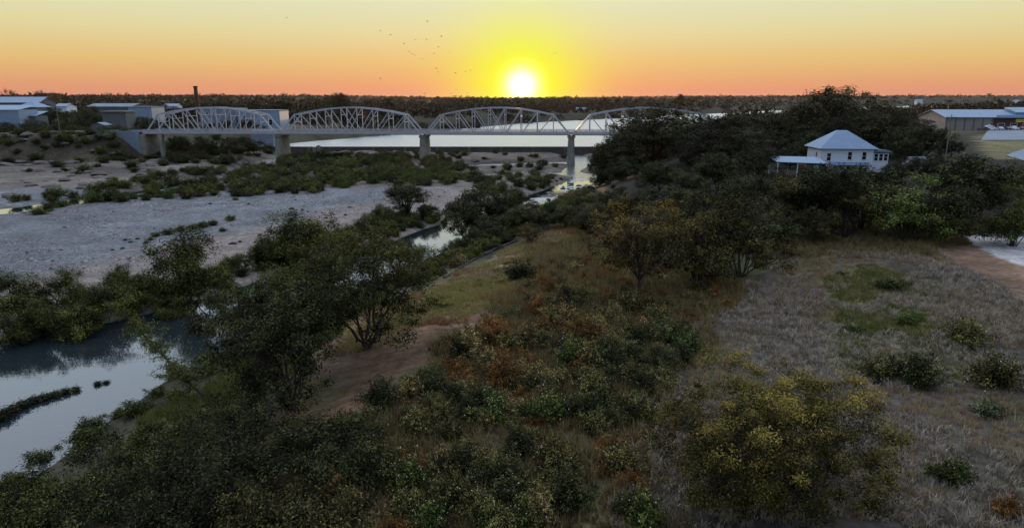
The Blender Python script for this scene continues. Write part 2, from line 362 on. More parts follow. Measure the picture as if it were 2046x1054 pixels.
def water_mat(name, ripple, dist, deep=(.02, .03, .033), rough=.03):
    m = bpy.data.materials.new(name); m.use_nodes = True; t = m.node_tree; b = t.nodes['Principled BSDF']
    b.inputs['Base Color'].default_value = (*deep, 1); b.inputs['Roughness'].default_value = rough; b.inputs['IOR'].default_value = 1.333; b.inputs['Specular IOR Level'].default_value = 1.0
    co = t.nodes.new('ShaderNodeTexCoord'); mp = t.nodes.new('ShaderNodeMapping'); mp.inputs['Scale'].default_value = (.7, 1.6, 1); t.links.new(co.outputs['Object'], mp.inputs[0])
    n = t.nodes.new('ShaderNodeTexNoise'); n.inputs['Scale'].default_value = ripple; n.inputs['Detail'].default_value = 4; t.links.new(mp.outputs[0], n.inputs['Vector'])
    bp = t.nodes.new('ShaderNodeBump'); bp.inputs['Strength'].default_value = 1.0; bp.inputs['Distance'].default_value = dist
    t.links.new(n.outputs[0], bp.inputs['Height']); t.links.new(bp.outputs[0], b.inputs['Normal'])
    gl = t.nodes.new('ShaderNodeBsdfGlossy'); gl.inputs['Roughness'].default_value = rough; t.links.new(bp.outputs[0], gl.inputs['Normal'])
    fr = t.nodes.new('ShaderNodeFresnel'); fr.inputs['IOR'].default_value = 1.5; t.links.new(bp.outputs[0], fr.inputs['Normal'])
    mx = t.nodes.new('ShaderNodeMixShader'); t.links.new(fr.outputs[0], mx.inputs[0]); t.links.new(b.outputs[0], mx.inputs[1]); t.links.new(gl.outputs[0], mx.inputs[2])
    t.links.new(mx.outputs[0], t.nodes['Material Output'].inputs[0])
    return m
tag(MB().poly([(-420, -60, 0), (120, -60, 0), (120, 232, 0), (-420, 232, 0)]).build('river_water', water_mat('river_water', .9, .008)), kind='structure')
tag(MB().poly([(-420, 232, 0), (120, 232, 0), (120, DAMY - .2, 0), (-420, DAMY - .2, 0)]).build('upper_river_water', water_mat('upper_river_water', .5, .3, (.08, .08, .075), .2)), kind='structure')
tag(MB().poly([(-130, DAMY + .3, LAKE), (75, DAMY + .3, LAKE), (2600, 3000, LAKE), (900, 2600, LAKE), (-200, 800, LAKE)]).build('lake_water', water_mat('lake_water', .35, .45, (.10, .10, .095), .28)), kind='structure')

# the low dam that holds the lake
dam = empty('river_dam', (0, DAMY, 0)); tag(dam, 'long low dark concrete dam holding back the bright river water', 'dam')
MB().hexa([(-124, -.5, -1.5), (76, -.5, -1.5), (76, 2.2, -1.5), (-124, 2.2, -1.5)], [(-124, 0, LAKE + .12), (76, 0, LAKE + .12), (76, 1.0, LAKE + .12), (-124, 1.0, LAKE + .12)]).build('dam_wall', MT['darkconc'], dam)
for i in range(12):
    m = MB(); x0 = -118 + 16 * i
    m.hexa([(x0, -3, -1.5), (x0 + 1.2, -3, -1.5), (x0 + 1.2, .1, -1.5), (x0, .1, -1.5)], [(x0, -.6, LAKE - .5), (x0 + 1.2, -.6, LAKE - .5), (x0 + 1.2, .1, LAKE - .3), (x0, .1, LAKE - .3)]).build('buttress', MT['darkconc'], dam)

# ------------------------------------------------------------------ the truss bridge
DZ = 12.55                                              # bottom chord level
bridge = empty('truss_bridge', (BR[2].x, BR[2].y, hz(BR[2].x, BR[2].y)))
tag(bridge, 'pale grey steel truss bridge of four arched spans on concrete piers across the river', 'bridge')
bo = bridge.location.copy(); HW = 4.3
def bpt(k, u, v, z):
    a, b_ = BR[k], BR[k + 1]; d = (b_ - a).normalized(); n = Vector((-d.y, d.x, 0)); p = a + d * u + n * v; return (p.x - bo.x, p.y - bo.y, z - bo.z)
TOPZ = [0, 8.0, 9.4, 10.4, 10.95, 10.95, 10.4, 9.4, 8.0, 0]
for k in range(4):
    Ls = (BR[k + 1] - BR[k]).length; e = .8; pl = (Ls - 2 * e) / 9
    us = [e + pl * i for i in range(10)]
    deck = MB(); q = lambda u, v, z: bpt(k, u, v, z)
    deck.hexa([q(0, -3.9, DZ + .55), q(Ls, -3.9, DZ + .55), q(Ls, 3.9, DZ + .55), q(0, 3.9, DZ + .55)], [q(0, -3.9, DZ + .85), q(Ls, -3.9, DZ + .85), q(Ls, 3.9, DZ + .85), q(0, 3.9, DZ + .85)])
    span = deck.build('truss_span', MT['concrete'], bridge)
    road = MB().hexa([q(0, -3.4, DZ + .852), q(Ls, -3.4, DZ + .852), q(Ls, 3.4, DZ + .852), q(0, 3.4, DZ + .852)], [q(0, -3.4, DZ + .9), q(Ls, -3.4, DZ + .9), q(Ls, 3.4, DZ + .9), q(0, 3.4, DZ + .9)]); road.build('road_surface', MT['asphalt'], span)
    for s in (-1, 1):
        v = s * HW
        top = [(us[i], DZ + TOPZ[i]) for i in range(1, 9)]
        for i in range(7):
            MB().bar(q(top[i][0], v, top[i][1]), q(top[i + 1][0], v, top[i + 1][1]), .5, .55).build('top_chord', MT['steel'], span)
        for a, b_ in ((0, 1), (9, 8)):
            MB().bar(q(us[a], v, DZ), q(us[b_], v, DZ + TOPZ[b_]), .5, .55).build('end_post', MT['steel'], span)
        MB().bar(q(us[0], v, DZ), q(us[9], v, DZ), .4, .45).build('bottom_chord', MT['steel'], span)
        for i in range(1, 9):
            MB().bar(q(us[i], v, DZ), q(us[i], v, DZ + TOPZ[i] - .2), .34, .3).build('vertical_post', MT['steel'], span)
        for i, j in ((1, 2), (2, 3), (3, 4), (8, 7), (7, 6), (6, 5), (4, 5), (5, 4)):
            MB().bar(q(us[i], v, DZ + TOPZ[i] - .2), q(us[j], v, DZ), .26, .3).build('diagonal', MT['steel'], span)
        # handrail and stringer outside the truss
        vo = s * (HW + 1.0)
        MB().hexa([q(0, vo - .12, DZ + .15), q(Ls, vo - .12, DZ + .15), q(Ls, vo + .12, DZ + .15), q(0, vo + .12, DZ + .15)], [q(0, vo - .12, DZ + .9), q(Ls, vo - .12, DZ + .9), q(Ls, vo + .12, DZ + .9), q(0, vo + .12, DZ + .9)]).build('edge_girder', MT['steel'], span)
        for hh in (1.1, 1.36, 1.62, 1.9):
            MB().bar(q(0, vo, DZ + hh), q(Ls, vo, DZ + hh), .1, .12).build('rail', MT['steel'], span)
        for i in range(25):
            MB().bar(q(Ls * (i + .5) / 25, vo, DZ + .85), q(Ls * (i + .5) / 25, vo, DZ + 1.95), .16, .16).build('rail_post', MT['steel'], span)
    for i in range(10):
        MB().bar(q(us[i], -HW - 1.1, DZ + .3), q(us[i], HW + 1.1, DZ + .3), .35, .6).build('floor_beam', MT['steel'], span)
    for i in range(1, 9):
        MB().bar(q(us[i], -HW, DZ + TOPZ[i]), q(us[i], HW, DZ + TOPZ[i]), .25, .3).build('top_strut', MT['steel'], span)
        zz = DZ + TOPZ[i] - 3.0
        if TOPZ[i] > 7: MB().bar(q(us[i], -HW, zz), q(us[i], HW, zz), .2, .25).build('sway_strut', MT['steel'], span)
    for i in range(1, 8):
        MB().bar(q(us[i], -HW, DZ + TOPZ[i]), q(us[i + 1], HW, DZ + TOPZ[i + 1]), .14, .14).build('top_brace', MT['steel'], span)
        MB().bar(q(us[i], HW, DZ + TOPZ[i]), q(us[i + 1], -HW, DZ + TOPZ[i + 1]), .14, .14).build('top_brace', MT['steel'], span)
for k in (1, 2, 3):
    gz = min(hz(BR[k].x, BR[k].y), hz(BR[k].x, BR[k].y - 5), 0) - 1.0
    a, b_ = BR[k - 1], BR[k + 1]; d = (b_ - a).normalized(); n = Vector((-d.y, d.x, 0))
    def ring(hl, hw, z):
        pts = [(-hw, -hl), (-hw * .55, -hl - hw * .7), (hw * .55, -hl - hw * .7), (hw, -hl), (hw, hl), (hw * .55, hl + hw * .7), (-hw * .55, hl + hw * .7), (-hw, hl)]
        return [tuple(Vector((BR[k].x, BR[k].y, z)) + d * p[0] + n * p[1] - bo) for p in pts]
    pier = MB().hexa(ring(5.2, 1.75, gz), ring(4.7, 1.25, DZ - 1.3)).build('pier', MT['concrete'], bridge)
    MB().hexa(ring(4.9, 1.6, DZ - 1.298), ring(4.9, 1.7, DZ - .55)).build('pier_cap', MT['concrete'], pier)
    for s in (-1, 1):
        for t_ in (-.8, .8):
            c = Vector((BR[k].x, BR[k].y, 0)) + d * t_ + n * (s * HW) - bo
            MB().box((c.x, c.y, DZ - .37 - bo.z), (.6, .6, .4)).build('bearing', MT['darkconc'], pier)
# abutments with wing walls
for k, sgn in ((0, -1), (4, 1)):
    a = BR[k]; d = (BR[1] - BR[0]).normalized() if k == 0 else (BR[4] - BR[3]).normalized(); n = Vector((-d.y, d.x, 0)); d = d * sgn
    g = lambda u, v, z: tuple(a + d * u + n * v + Vector((0, 0, z)) - bo)
    ab = MB().hexa([g(-.9, -6, 1), g(1.4, -6, 1), g(1.4, 6, 1), g(-.9, 6, 1)], [g(-.9, -6, DZ - .25), g(1.4, -6, DZ - .25), g(1.4, 6, DZ - .25), g(-.9, 6, DZ - .25)]).build('abutment', MT['concrete'], bridge)
    for v0 in (-6.2, 5.6):
        MB().hexa([g(1.4, v0, 2), g(3, v0, 2), g(3, v0 + .6, 2), g(1.4, v0 + .6, 2)], [g(1.4, v0, DZ + 1.2), g(22, v0, DZ + 1.2), g(22, v0 + .6, DZ + 1.2), g(1.4, v0 + .6, DZ + 1.2)]).build('wing_wall', MT['paleconc'], ab)
    MB().hexa([g(1.4, -5.5, DZ + .3), g(46, -5.5, DZ + .3), g(46, 5.5, DZ + .3), g(1.4, 5.5, DZ + .3)], [g(1.4, -5.5, DZ + .88), g(46, -5.5, DZ + .88), g(46, 5.5, DZ + .88), g(1.4, 5.5, DZ + .88)]).build('approach_slab', MT['asphalt'], ab)
x0, y0 = BR[0].x + 15, BR[0].y - 1
for i, (px, wd) in enumerate(((327, 2.0),)):
    x_, y_, z_ = at(px, 285, 299); m = MB().hexa([(x_ - .5 - bo.x, 296.5 - bo.y, 1 - bo.z), (x_ + .5 - bo.x, 296.5 - bo.y, 1 - bo.z), (x_ + .5 - bo.x, 299 - bo.y, 1 - bo.z), (x_ - .5 - bo.x, 299 - bo.y, 1 - bo.z)], [(x_ - .45 - bo.x, 296.5 - bo.y, DZ - .2 - bo.z), (x_ + .45 - bo.x, 296.5 - bo.y, DZ - .2 - bo.z), (x_ + .45 - bo.x, 299 - bo.y, DZ - .2 - bo.z), (x_ - .45 - bo.x, 299 - bo.y, DZ - .2 - bo.z)]); m.build('pier', MT['concrete'], bridge)

# two stub piers of an older crossing in front of the dam
for px, lb in ((628, 'squat concrete stub pillar in front of the dam, nearer the first bridge pier'), (637, 'squat concrete stub pillar in front of the dam, farther from the first bridge pier')):
    x_, y_, _ = at(px, 300, 334); z_ = min(hz(x_, y_), .3)
    o = empty('old_pillar', (x_, y_, z_)); tag(o, lb, 'pillar', 'old stub pillars by the dam')
    MB().hexa([(-.7, -.9, -.6), (.7, -.9, -.6), (.7, .9, -.6), (-.7, .9, -.6)], [(-.5, -.8, 4.6), (.5, -.8, 4.6), (.5, .8, 4.6), (-.5, .8, 4.6)]).build('shaft', MT['concrete'], o)
    MB().box((0, 0, 4.85), (1.4, 2.0, .5)).build('cap', MT['concrete'], o)

# ------------------------------------------------------------------ plants
def tubes(paths, sides):
    V, F = [], []; n = 0
    ang = np.linspace(0, 2 * np.pi, sides, endpoint=False)
    for pts, rad in paths:
        pts = np.asarray(pts, float); m = len(pts)
        tg = np.gradient(pts, axis=0); tg /= np.linalg.norm(tg, axis=1)[:, None] + 1e-9
        ref = np.where(np.abs(tg[:, 2:3]) > .9, np.array([[1., 0, 0]]), np.array([[0, 0, 1.]]))
        a = np.cross(tg, ref); a /= np.linalg.norm(a, axis=1)[:, None] + 1e-9; b_ = np.cross(tg, a)
        r_ = np.asarray(rad)[:, None, None]
        V.append((pts[:, None] + r_ * (np.cos(ang)[None, :, None] * a[:, None] + np.sin(ang)[None, :, None] * b_[:, None])).reshape(-1, 3))
        i = np.arange(m - 1)[:, None] * sides + np.arange(sides)[None]; j = np.arange(m - 1)[:, None] * sides + (np.arange(sides)[None] + 1) % sides
        F.append(np.stack([i, j, j + sides, i + sides], -1).reshape(-1, 4) + n); n += m * sides
    return np.concatenate(V), np.concatenate(F)
def bez(a, c, b_, n): t = np.linspace(0, 1, n)[:, None]; return (1 - t) ** 2 * a + 2 * t * (1 - t) * c + t * t * b_
def unit(v): return v / (np.linalg.norm(v, axis=-1, keepdims=True) + 1e-9)
def leaves(rng, pos, ll, lw, droop=.15, outward=None, face=1.0):
    """leaf blades that mostly show their upper side to the light"""
    n = len(pos); nr = rng.normal(size=(n, 3)) * .62; nr[:, 2] += .75 * face
    if outward is not None: nr += outward * .55
    nr = unit(nr); d = rng.normal(size=(n, 3)); 
    if outward is not None: d += outward * .7
    d[:, 2] -= droop; d = unit(d - nr * np.sum(d * nr, 1, keepdims=True)); s = np.cross(nr, d)
    l = ll * rng.uniform(.6, 1.35, (n, 1)); w_ = lw * rng.uniform(.7, 1.3, (n, 1))
    V = np.stack([pos, pos + d * l * .45 + s * w_ * .5 + nr * w_ * .1, pos + d * l - nr * l * .12, pos + d * l * .45 - s * w_ * .5 + nr * w_ * .1], 1).reshape(-1, 3)
    return V, np.arange(4 * n).reshape(-1, 4)
def tree_geo(seed, H, Rr, cb=.3, stems=1, lobes=7, ncl=70, nl=110, ll=.28, lw=.12, rc=.55, droop=.2, lean=(0, 0), tr=None, flat=.75, topcol=0.0, spread=.12, twigs=True):
    rng = np.random.default_rng(seed); tr = tr or H * .022
    hz_ = (1 - cb) * H / 2; C = np.array([lean[0], lean[1], (cb + (1 - cb) / 2) * H])
    lc, lr = [], []
    for i in range(lobes):
        a = i * 2.4 + rng.uniform(-.5, .5); rr = Rr * rng.uniform(.3, .66); zz = hz_ * rng.uniform(-.72, .5) if i else hz_ * .5
        if i == 0: rr *= .3
        lc.append(C + [rr * math.cos(a), rr * math.sin(a), zz]); lr.append(Rr * rng.uniform(.30, .50))
    lc = np.array(lc); lr = np.array(lr); lv = np.clip(lr * .95, hz_ * .4, hz_ * .62)
    pick = rng.choice(lobes, ncl, p=lr ** 2 / (lr ** 2).sum()); dr_ = unit(rng.normal(size=(ncl, 3))); dr_[:, 2] += .12
    rad = rng.uniform(.45, 1.08, ncl)[:, None]
    cp = lc[pick] + dr_ * rad * np.stack([lr[pick], lr[pick], lv[pick]], 1)
    cp[:, 2] = np.clip(cp[:, 2], cb * H * rng.uniform(.75, 1.1, ncl), H * .97)
    rxy = np.hypot(cp[:, 0] - C[0], cp[:, 1] - C[1]); q95 = np.quantile(rxy, .93) + rc * .6; f_ = Rr / q95
    for arr in (cp, lc): arr[:, :2] = C[:2] + (arr[:, :2] - C[:2]) * f_
    rxy = np.hypot(cp[:, 0] - C[0], cp[:, 1] - C[1]); cap = Rr * 1.06; over = np.maximum(rxy / cap, 1)[:, None]; cp[:, :2] = C[:2] + (cp[:, :2] - C[:2]) / over
    top = np.quantile(cp[:, 2], .97); zc = C[2]; up_ = cp[:, 2] > zc; cp[up_, 2] = zc + (cp[up_, 2] - zc) * (H * .95 - rc * .4 - zc) / max(top - zc, .1); cp[:, 2] = np.minimum(cp[:, 2], H - rc * .5)
    # stems to the lobes, then a branch to every clump
    base = np.zeros((stems, 3)); sp = []; paths = []
    own = [[] for _ in range(lobes)]
    for i in range(stems):
        a = i * 2 * np.pi / stems + rng.uniform(-.4, .4); base[i, :2] = np.array([math.cos(a), math.sin(a)]) * (tr * 1.3 if stems > 1 else 0)
    for i in range(lobes):
        s_ = i % stems; b0 = base[s_]; e_ = lc[i]
        fork = b0 + np.array([e_[0] * spread, e_[1] * spread, cb * H * (.8 if stems == 1 else .35)]) + np.array([*rng.normal(0, .03 * H, 2), 0]) * (stems > 1)
        if stems == 1: fork[:2] = np.array(lean) * .4
        ctrl = fork + (e_ - fork) * [.35, .35, .6]
        p1 = bez(fork, ctrl, e_, 6); lower = np.linspace(b0, fork, 4)[:-1]; full = np.vstack([lower, p1]); full[1:-1, :2] += rng.normal(0, .012 * H, (len(full) - 2, 2)) if stems > 1 else 0
        rr = np.linspace(tr * (1 if i < stems else .55), tr * .22, len(full)); rr[0] *= 1.3
        if i >= stems: full = full[2:]; rr = rr[2:]
        paths.append((full, rr)); sp.append(p1)
    V, F = tubes(paths, 7)
    br = []
    for q, c in zip(pick, cp):
        st = sp[q][rng.integers(2, 6)]; mid = (st + c) / 2 + [0, 0, .08 * np.linalg.norm(c - st)] + rng.normal(0, .04 * H * .5, 3)
        br.append((bez(st, mid, c, 4), np.linspace(tr * .22, tr * .05, 4)))
        if twigs:
            for _ in range(2):
                e_ = c + rng.normal(0, rc * .9, 3) * [1, 1, flat]; br.append((bez(c * .6 + mid * .4, (c + mid) / 2 + rng.normal(0, .1, 3), e_, 3), np.linspace(tr * .1, tr * .03, 3)))
    V2, F2 = tubes(br, 3)
    trunk = (np.vstack([V, V2]), np.vstack([F, F2 + len(V)]))
    k = np.maximum(8, (nl * rng.uniform(.5, 1.5, ncl))).astype(int); ci = np.repeat(np.arange(ncl), k); n = len(ci)
    rcs = rc * rng.uniform(.6, 1.35, ncl)
    off = rng.normal(size=(n, 3)); off = unit(off) * (rng.random((n, 1)) ** .6) * 1.5
    pos = cp[ci] + off * rcs[ci][:, None] * [1, 1, flat]
    outw = unit(pos - C); V3, F3 = leaves(rng, pos, ll, lw, droop, outw)
    tint = rng.normal(.38, .22, n) + rng.normal(0, .13, ncl)[ci]
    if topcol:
        tz = smooth((cp[:, 2] / H - .52) / .36); tint = tint * .8 + topcol * (tz * rng.uniform(.75, 1.1, ncl))[ci] * smooth((off[:, 2] + .7) / 1.3)  # leaf tint rises with crown height and on the upper side of clumps
    return trunk, (V3, F3, np.clip(tint, 0, 1))
def shrub_geo(seed, H, Rr, ns=26, nl=90, ll=.12, lw=.05, upright=.5, flowers=0, thick=.02, scatter=.12):
    rng = np.random.default_rng(seed); paths = []; pos = []; fl = []; ph = rng.uniform(0, 6.28, 3)
    for i in range(ns):
        a = rng.uniform(0, 2 * np.pi); k_ = .78 + .22 * math.sin(2 * a + ph[0]) + .2 * math.sin(3 * a + ph[1]) + .14 * math.sin(5 * a + ph[2]); q_ = math.sqrt(rng.random()); r_ = Rr * q_ * k_; h = H * (1 - .5 * q_ ** 2) * rng.uniform(.45, 1.12) * (.7 + .3 * k_)
        e_ = np.array([r_ * math.cos(a), r_ * math.sin(a), h]); c = e_ * [1 - upright, 1 - upright, .55] * [.6, .6, 1] + rng.normal(0, .05 * H, 3)
        b0 = np.array([.12 * e_[0], .12 * e_[1], -.08]); p = bez(b0, c, e_, 6); paths.append((p, np.linspace(thick, thick * .25, 6)))
        t = rng.uniform(.22, 1.05, nl); q = (1 - t[:, None]) ** 2 * b0 + 2 * (t * (1 - t))[:, None] * c + (t ** 2)[:, None] * e_
        pos.append(q + rng.normal(0, scatter * Rr * .8, (nl, 3)) * (.35 + .65 * np.sin(np.clip(t, 0, 1) * np.pi))[:, None])
        if flowers: m = rng.integers(0, flowers + 1); fl.append(e_ + rng.normal(0, .14 * Rr, (m, 3)) + [0, 0, .05])
    V, F = tubes(paths, 3); pos = np.concatenate(pos); pos[:, 2] = np.abs(pos[:, 2])
    V3, F3 = leaves(rng, pos, ll, lw, -.2, unit(pos - [0, 0, H * .2]) * .6)
    tint = np.clip(rng.normal(.38, .24, len(pos)) + .12 * np.repeat(rng.normal(size=ns), nl), 0, 1)
    res = [(V, F), (V3, F3, tint)]
    if flowers and sum(map(len, fl)):
        fp = np.concatenate([f for f in fl if len(f)]); V4, F4 = leaves(rng, fp, .07, .06, 0); res.append((V4, F4))
    return res
PROTO = {}
def proto_tree(key, leaf, bark='bark', **k):
    tk, (v, f, ti) = tree_geo(**k)
    PROTO[key] = (mesh_np('trunk', *tk, MT[bark]), mesh_np('crown', v, f, MT[leaf], {'tint': ti}), k['H'], k['Rr'], None)
def proto_shrub(key, leaf, bark='bark', **k):
    r_ = shrub_geo(**k)
    PROTO[key] = (mesh_np('stems', *r_[0], MT[bark]), mesh_np('foliage', r_[1][0], r_[1][1], MT[leaf], {'tint': r_[1][2]}), k['H'], k['Rr'], mesh_np('seed_heads', *r_[2], MT['flower']) if len(r_) > 2 else None)
rnd = random.Random(5)
def plant(key, name, x, y, H, Rr, label, cat, group=None, rz=None, z=None, sink=.05):
    tm, cm, h0, r0, fm = PROTO[key]
    z = hz(x, y) if z is None else z
    o = empty(name, (x, y, z - sink), rnd.uniform(0, 6.28) if rz is None else rz, (Rr / r0, Rr / r0, H / h0)); tag(o, label, cat, group)
    tree = 'tree' in cat
    link('trunk' if tree else 'stems', tm, o); link('crown' if tree else 'foliage', cm, o)
    if fm: link('seed_heads', fm, o)['kind'] = 'stuff'
    return o
proto_tree('pecan0', 'pecan', seed=1, H=18, Rr=9, cb=.08, lobes=12, ncl=210, nl=75, ll=.55, lw=.27, rc=1.05)
proto_tree('pecan1', 'pecan', seed=2, H=18, Rr=8, cb=.1, lobes=10, ncl=180, nl=75, ll=.55, lw=.27, rc=1.05)
proto_tree('oak0', 'dark', seed=3, H=10, Rr=6, cb=.06, lobes=9, ncl=150, nl=85, ll=.36, lw=.18, rc=.75)
proto_tree('oak1', 'dark', seed=4, H=10, Rr=5.4, cb=.07, lobes=8, ncl=140, nl=85, ll=.36, lw=.18, rc=.75, stems=2)
proto_tree('airy0', 'olive', seed=5, H=11, Rr=6, cb=.1, lobes=10, ncl=130, nl=85, ll=.34, lw=.13, rc=.7, stems=2, spread=.25)
proto_tree('willow0', 'willow', seed=6, H=7, Rr=4.2, cb=.06, lobes=8, ncl=130, nl=90, ll=.32, lw=.10, rc=.6, stems=4, spread=.35, flat=1.0)
proto_tree('willow1', 'willow', seed=7, H=7, Rr=3.8, cb=.05, lobes=8, ncl=120, nl=90, ll=.32, lw=.10, rc=.6, stems=3, spread=.35, flat=1.1)
proto_tree('light0', 'light', seed=8, H=9, Rr=5, cb=.06, lobes=9, ncl=140, nl=85, ll=.33, lw=.14, rc=.7, stems=2)
proto_tree('tall0', 'dark', seed=9, H=12, Rr=4, cb=.12, lobes=9, ncl=120, nl=85, ll=.34, lw=.16, rc=.65)

# -- the big trees close to the camera, each its own shape
def own_tree(name, px, Y, ytop, wpx, leaf, label, seed, bark='bark', x=None, **k):
    X, _, zt = at(px, ytop, Y); X = X if x is None else x; zb = hz(X, Y); H = zt - zb; d = ray(px, ytop); Rr = wpx / 2 * (Y / d[1]) / FOC
    tk, (v, f, ti) = tree_geo(seed=seed, H=H, Rr=Rr, **k)
    o = empty(name, (X, Y, zb - .05)); tag(o, label, 'tree')
    link('trunk', mesh_np('trunk', *tk, MT[bark]), o); link('crown', mesh_np('crown', v, f, MT[leaf], {'tint': ti}), o)
    return o
own_tree('mesquite_tree', 1562, 33.5, 742, 500, 'mesquite', 'wide many-stemmed bushy tree with yellow top in the pale dry grass', 21, cb=.22, stems=9, lobes=26, ncl=450, nl=200, ll=.15, lw=.06, rc=.46, spread=.5, topcol=.52, tr=.075)
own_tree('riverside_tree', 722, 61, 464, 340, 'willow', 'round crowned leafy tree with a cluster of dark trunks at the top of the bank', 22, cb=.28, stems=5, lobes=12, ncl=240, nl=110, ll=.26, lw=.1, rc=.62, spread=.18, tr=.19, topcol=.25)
own_tree('dark_tree', 560, 50, 570, 330, 'dark', 'dark drooping tree hanging over the water below the bank', 23, cb=.2, stems=4, lobes=12, ncl=260, nl=120, ll=.25, lw=.1, rc=.6, spread=.2, droop=.7, tr=.16)
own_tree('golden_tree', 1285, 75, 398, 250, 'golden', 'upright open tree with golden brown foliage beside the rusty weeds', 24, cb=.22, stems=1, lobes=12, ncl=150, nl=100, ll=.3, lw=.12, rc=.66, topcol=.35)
own_tree('bank_tree', 1400, 80, 425, 150, 'olive', 'dull green tree standing next to the golden brown tree', 25, cb=.12, stems=2, lobes=9, ncl=150, nl=90, ll=.28, lw=.12, rc=.6)
for i, (px, Y, yt, wp, lf, lb) in enumerate((
        (500, 41, 795, 330, 'dark', 'dense dark bushy tree whose top spills towards the water weeds'), (250, 39, 890, 320, 'dark', 'dark leafy thicket tree at the very edge of the still water'),
        (650, 38, 850, 280, 'dark', 'dark low tree with ragged crown below the bare dirt patch'), (70, 38, 975, 260, 'willow', 'green willowy bush tree leaning to the open pool'),
        (390, 34, 930, 320, 'dark', 'dark bushy tree in the thick of the thicket by the pool'), (590, 32, 985, 300, 'weed', 'greyish leafy bush tree between the thicket and the weed slope'))):
    own_tree('thicket_tree', px, Y, yt, wp, lf, lb, 40 + i, cb=.06, stems=5, lobes=11, ncl=200, nl=88, ll=.2, lw=.085, rc=.52, spread=.4, tr=.09)
# a slender sapling leaning out over the pool
bx, by = hit(418, 800); X2, _, Z2 = at(218, 590, by + 2.5); zb = hz(bx, by)
rng = np.random.default_rng(77); e_ = np.array([X2 - bx, 2.5, Z2 - zb]); main = bez(np.zeros(3), e_ * [.5, .5, .42], e_, 14)
paths = [(main, np.linspace(.13, .02, 14))]; pos = []
for i in range(80):
    t_ = rng.uniform(.18, 1); p = main[int(t_ * 13)]; q = p + rng.normal(0, 1, 3) * [1.1, 1.1, .75] * (1.35 - .7 * t_); paths.append((bez(p, (p + q) / 2 + [0, 0, .15], q, 4), np.linspace(.03, .008, 4)))
    tt = rng.random((90, 1)); pos.append(p + (q - p) * tt + rng.normal(0, .2, (90, 3)))
pos = np.concatenate(pos); v, f = leaves(rng, pos, .2, .07, .3)
o = empty('leaning_sapling', (bx, by, zb - .05)); tag(o, 'slender sapling leaning far out over the still pool', 'tree')
link('trunk', mesh_np('trunk', *tubes(paths, 5), MT['bark']), o); link('crown', mesh_np('crown', v, f, MT['willow'], {'tint': np.clip(rng.normal(.5, .2, len(pos)), 0, 1)}), o)

# -- trees placed from the copies: (px, Y, ytop, width px, kind)
ORD = ['nearest', 'second', 'third', 'fourth', 'fifth', 'sixth', 'seventh', 'eighth', 'ninth', 'tenth', 'eleventh', 'twelfth', 'thirteenth', 'fourteenth', 'fifteenth', 'sixteenth', 'seventeenth', 'eighteenth', 'nineteenth', 'twentieth']
def trees(rows, name, label, group, cat='tree', mark=None):
    if mark:        # single each tree out by its order from a landmark one can find
        (mx_, my_), mname = mark; rows = sorted(rows, key=lambda r_: math.hypot(at(r_[0], r_[2], r_[1])[0] - mx_, r_[1] - my_))
    for i_, (px, Y, yt, wp, key) in enumerate(rows):
        X, _, zt = at(px, yt, Y); zb = hz(X, Y); d = ray(px, yt); Rr = wp / 2 * (Y / d[1]) / FOC
        lb = label + (f', {ORD[i_]} from {mname}' if mark and i_ else f', nearest to {mname}' if mark else ''); Rr = min(Rr, max(zt - zb, 1.0) * .72)
        plant(key, name, X, Y, max(zt - zb, 1.0), Rr, lb, cat, group)
trees([(1690, 226, 174, 270, 'pecan0')], 'pecan_tree', 'huge dark spreading tree rising above the skyline behind the white house', None)
trees([(1310, 200, 212, 210, 'pecan1')], 'pecan_tree', 'tall ragged tree standing in front of the last bridge span', None)
trees([(1850, 186, 250, 180, 'oak0')], 'oak_tree', 'broad black-green tree on the other side of the glazed porch', None)
trees([(1820, 104, 348, 170, 'light0')], 'light_tree', 'pale yellow-green tree at the far edge of the dry field', None)
trees([(1320, 142, 322, 160, 'oak0')], 'oak_tree', 'low rounded dark tree beneath the tall ragged tree', None)
trees([(810, 150, 364, 100, 'tall0')], 'tall_tree', 'narrow dark tree standing at the end of the gravel bar', None)
trees([(365, 90, 462, 185, 'willow0')], 'willow_tree', 'rounded green willow where the gravel bar meets the channel', None)
trees([(580, 110, 422, 165, 'willow1')], 'willow_tree', 'bushy willow with feathery top halfway along the gravel bar edge', None)
trees([(1250, 186, 262, 110, 'pecan1'), (1245, 165, 312, 100, 'oak1'), (1255, 192, 240, 100, 'pecan0'), (1400, 172, 262, 140, 'pecan0'), (1460, 182, 226, 170, 'pecan1'), (1530, 205, 228, 150, 'pecan0'), (1440, 142, 305, 150, 'oak1'),
       (1515, 152, 292, 140, 'oak0'), (1610, 222, 202, 140, 'pecan1'), (1785, 232, 212, 150, 'pecan1'), (1830, 244, 235, 120, 'pecan0'), (1380, 190, 250, 120, 'oak1'), (1580, 180, 300, 70, 'oak1'), (1905, 204, 280, 100, 'oak0'), (1490, 170, 255, 130, 'pecan0')],
      'bank_wood_tree', 'dark tree in the right bank wood', 'dark trees of the wood above the right bank', mark=(at(1694, 330, 166)[:2], 'the white house'))
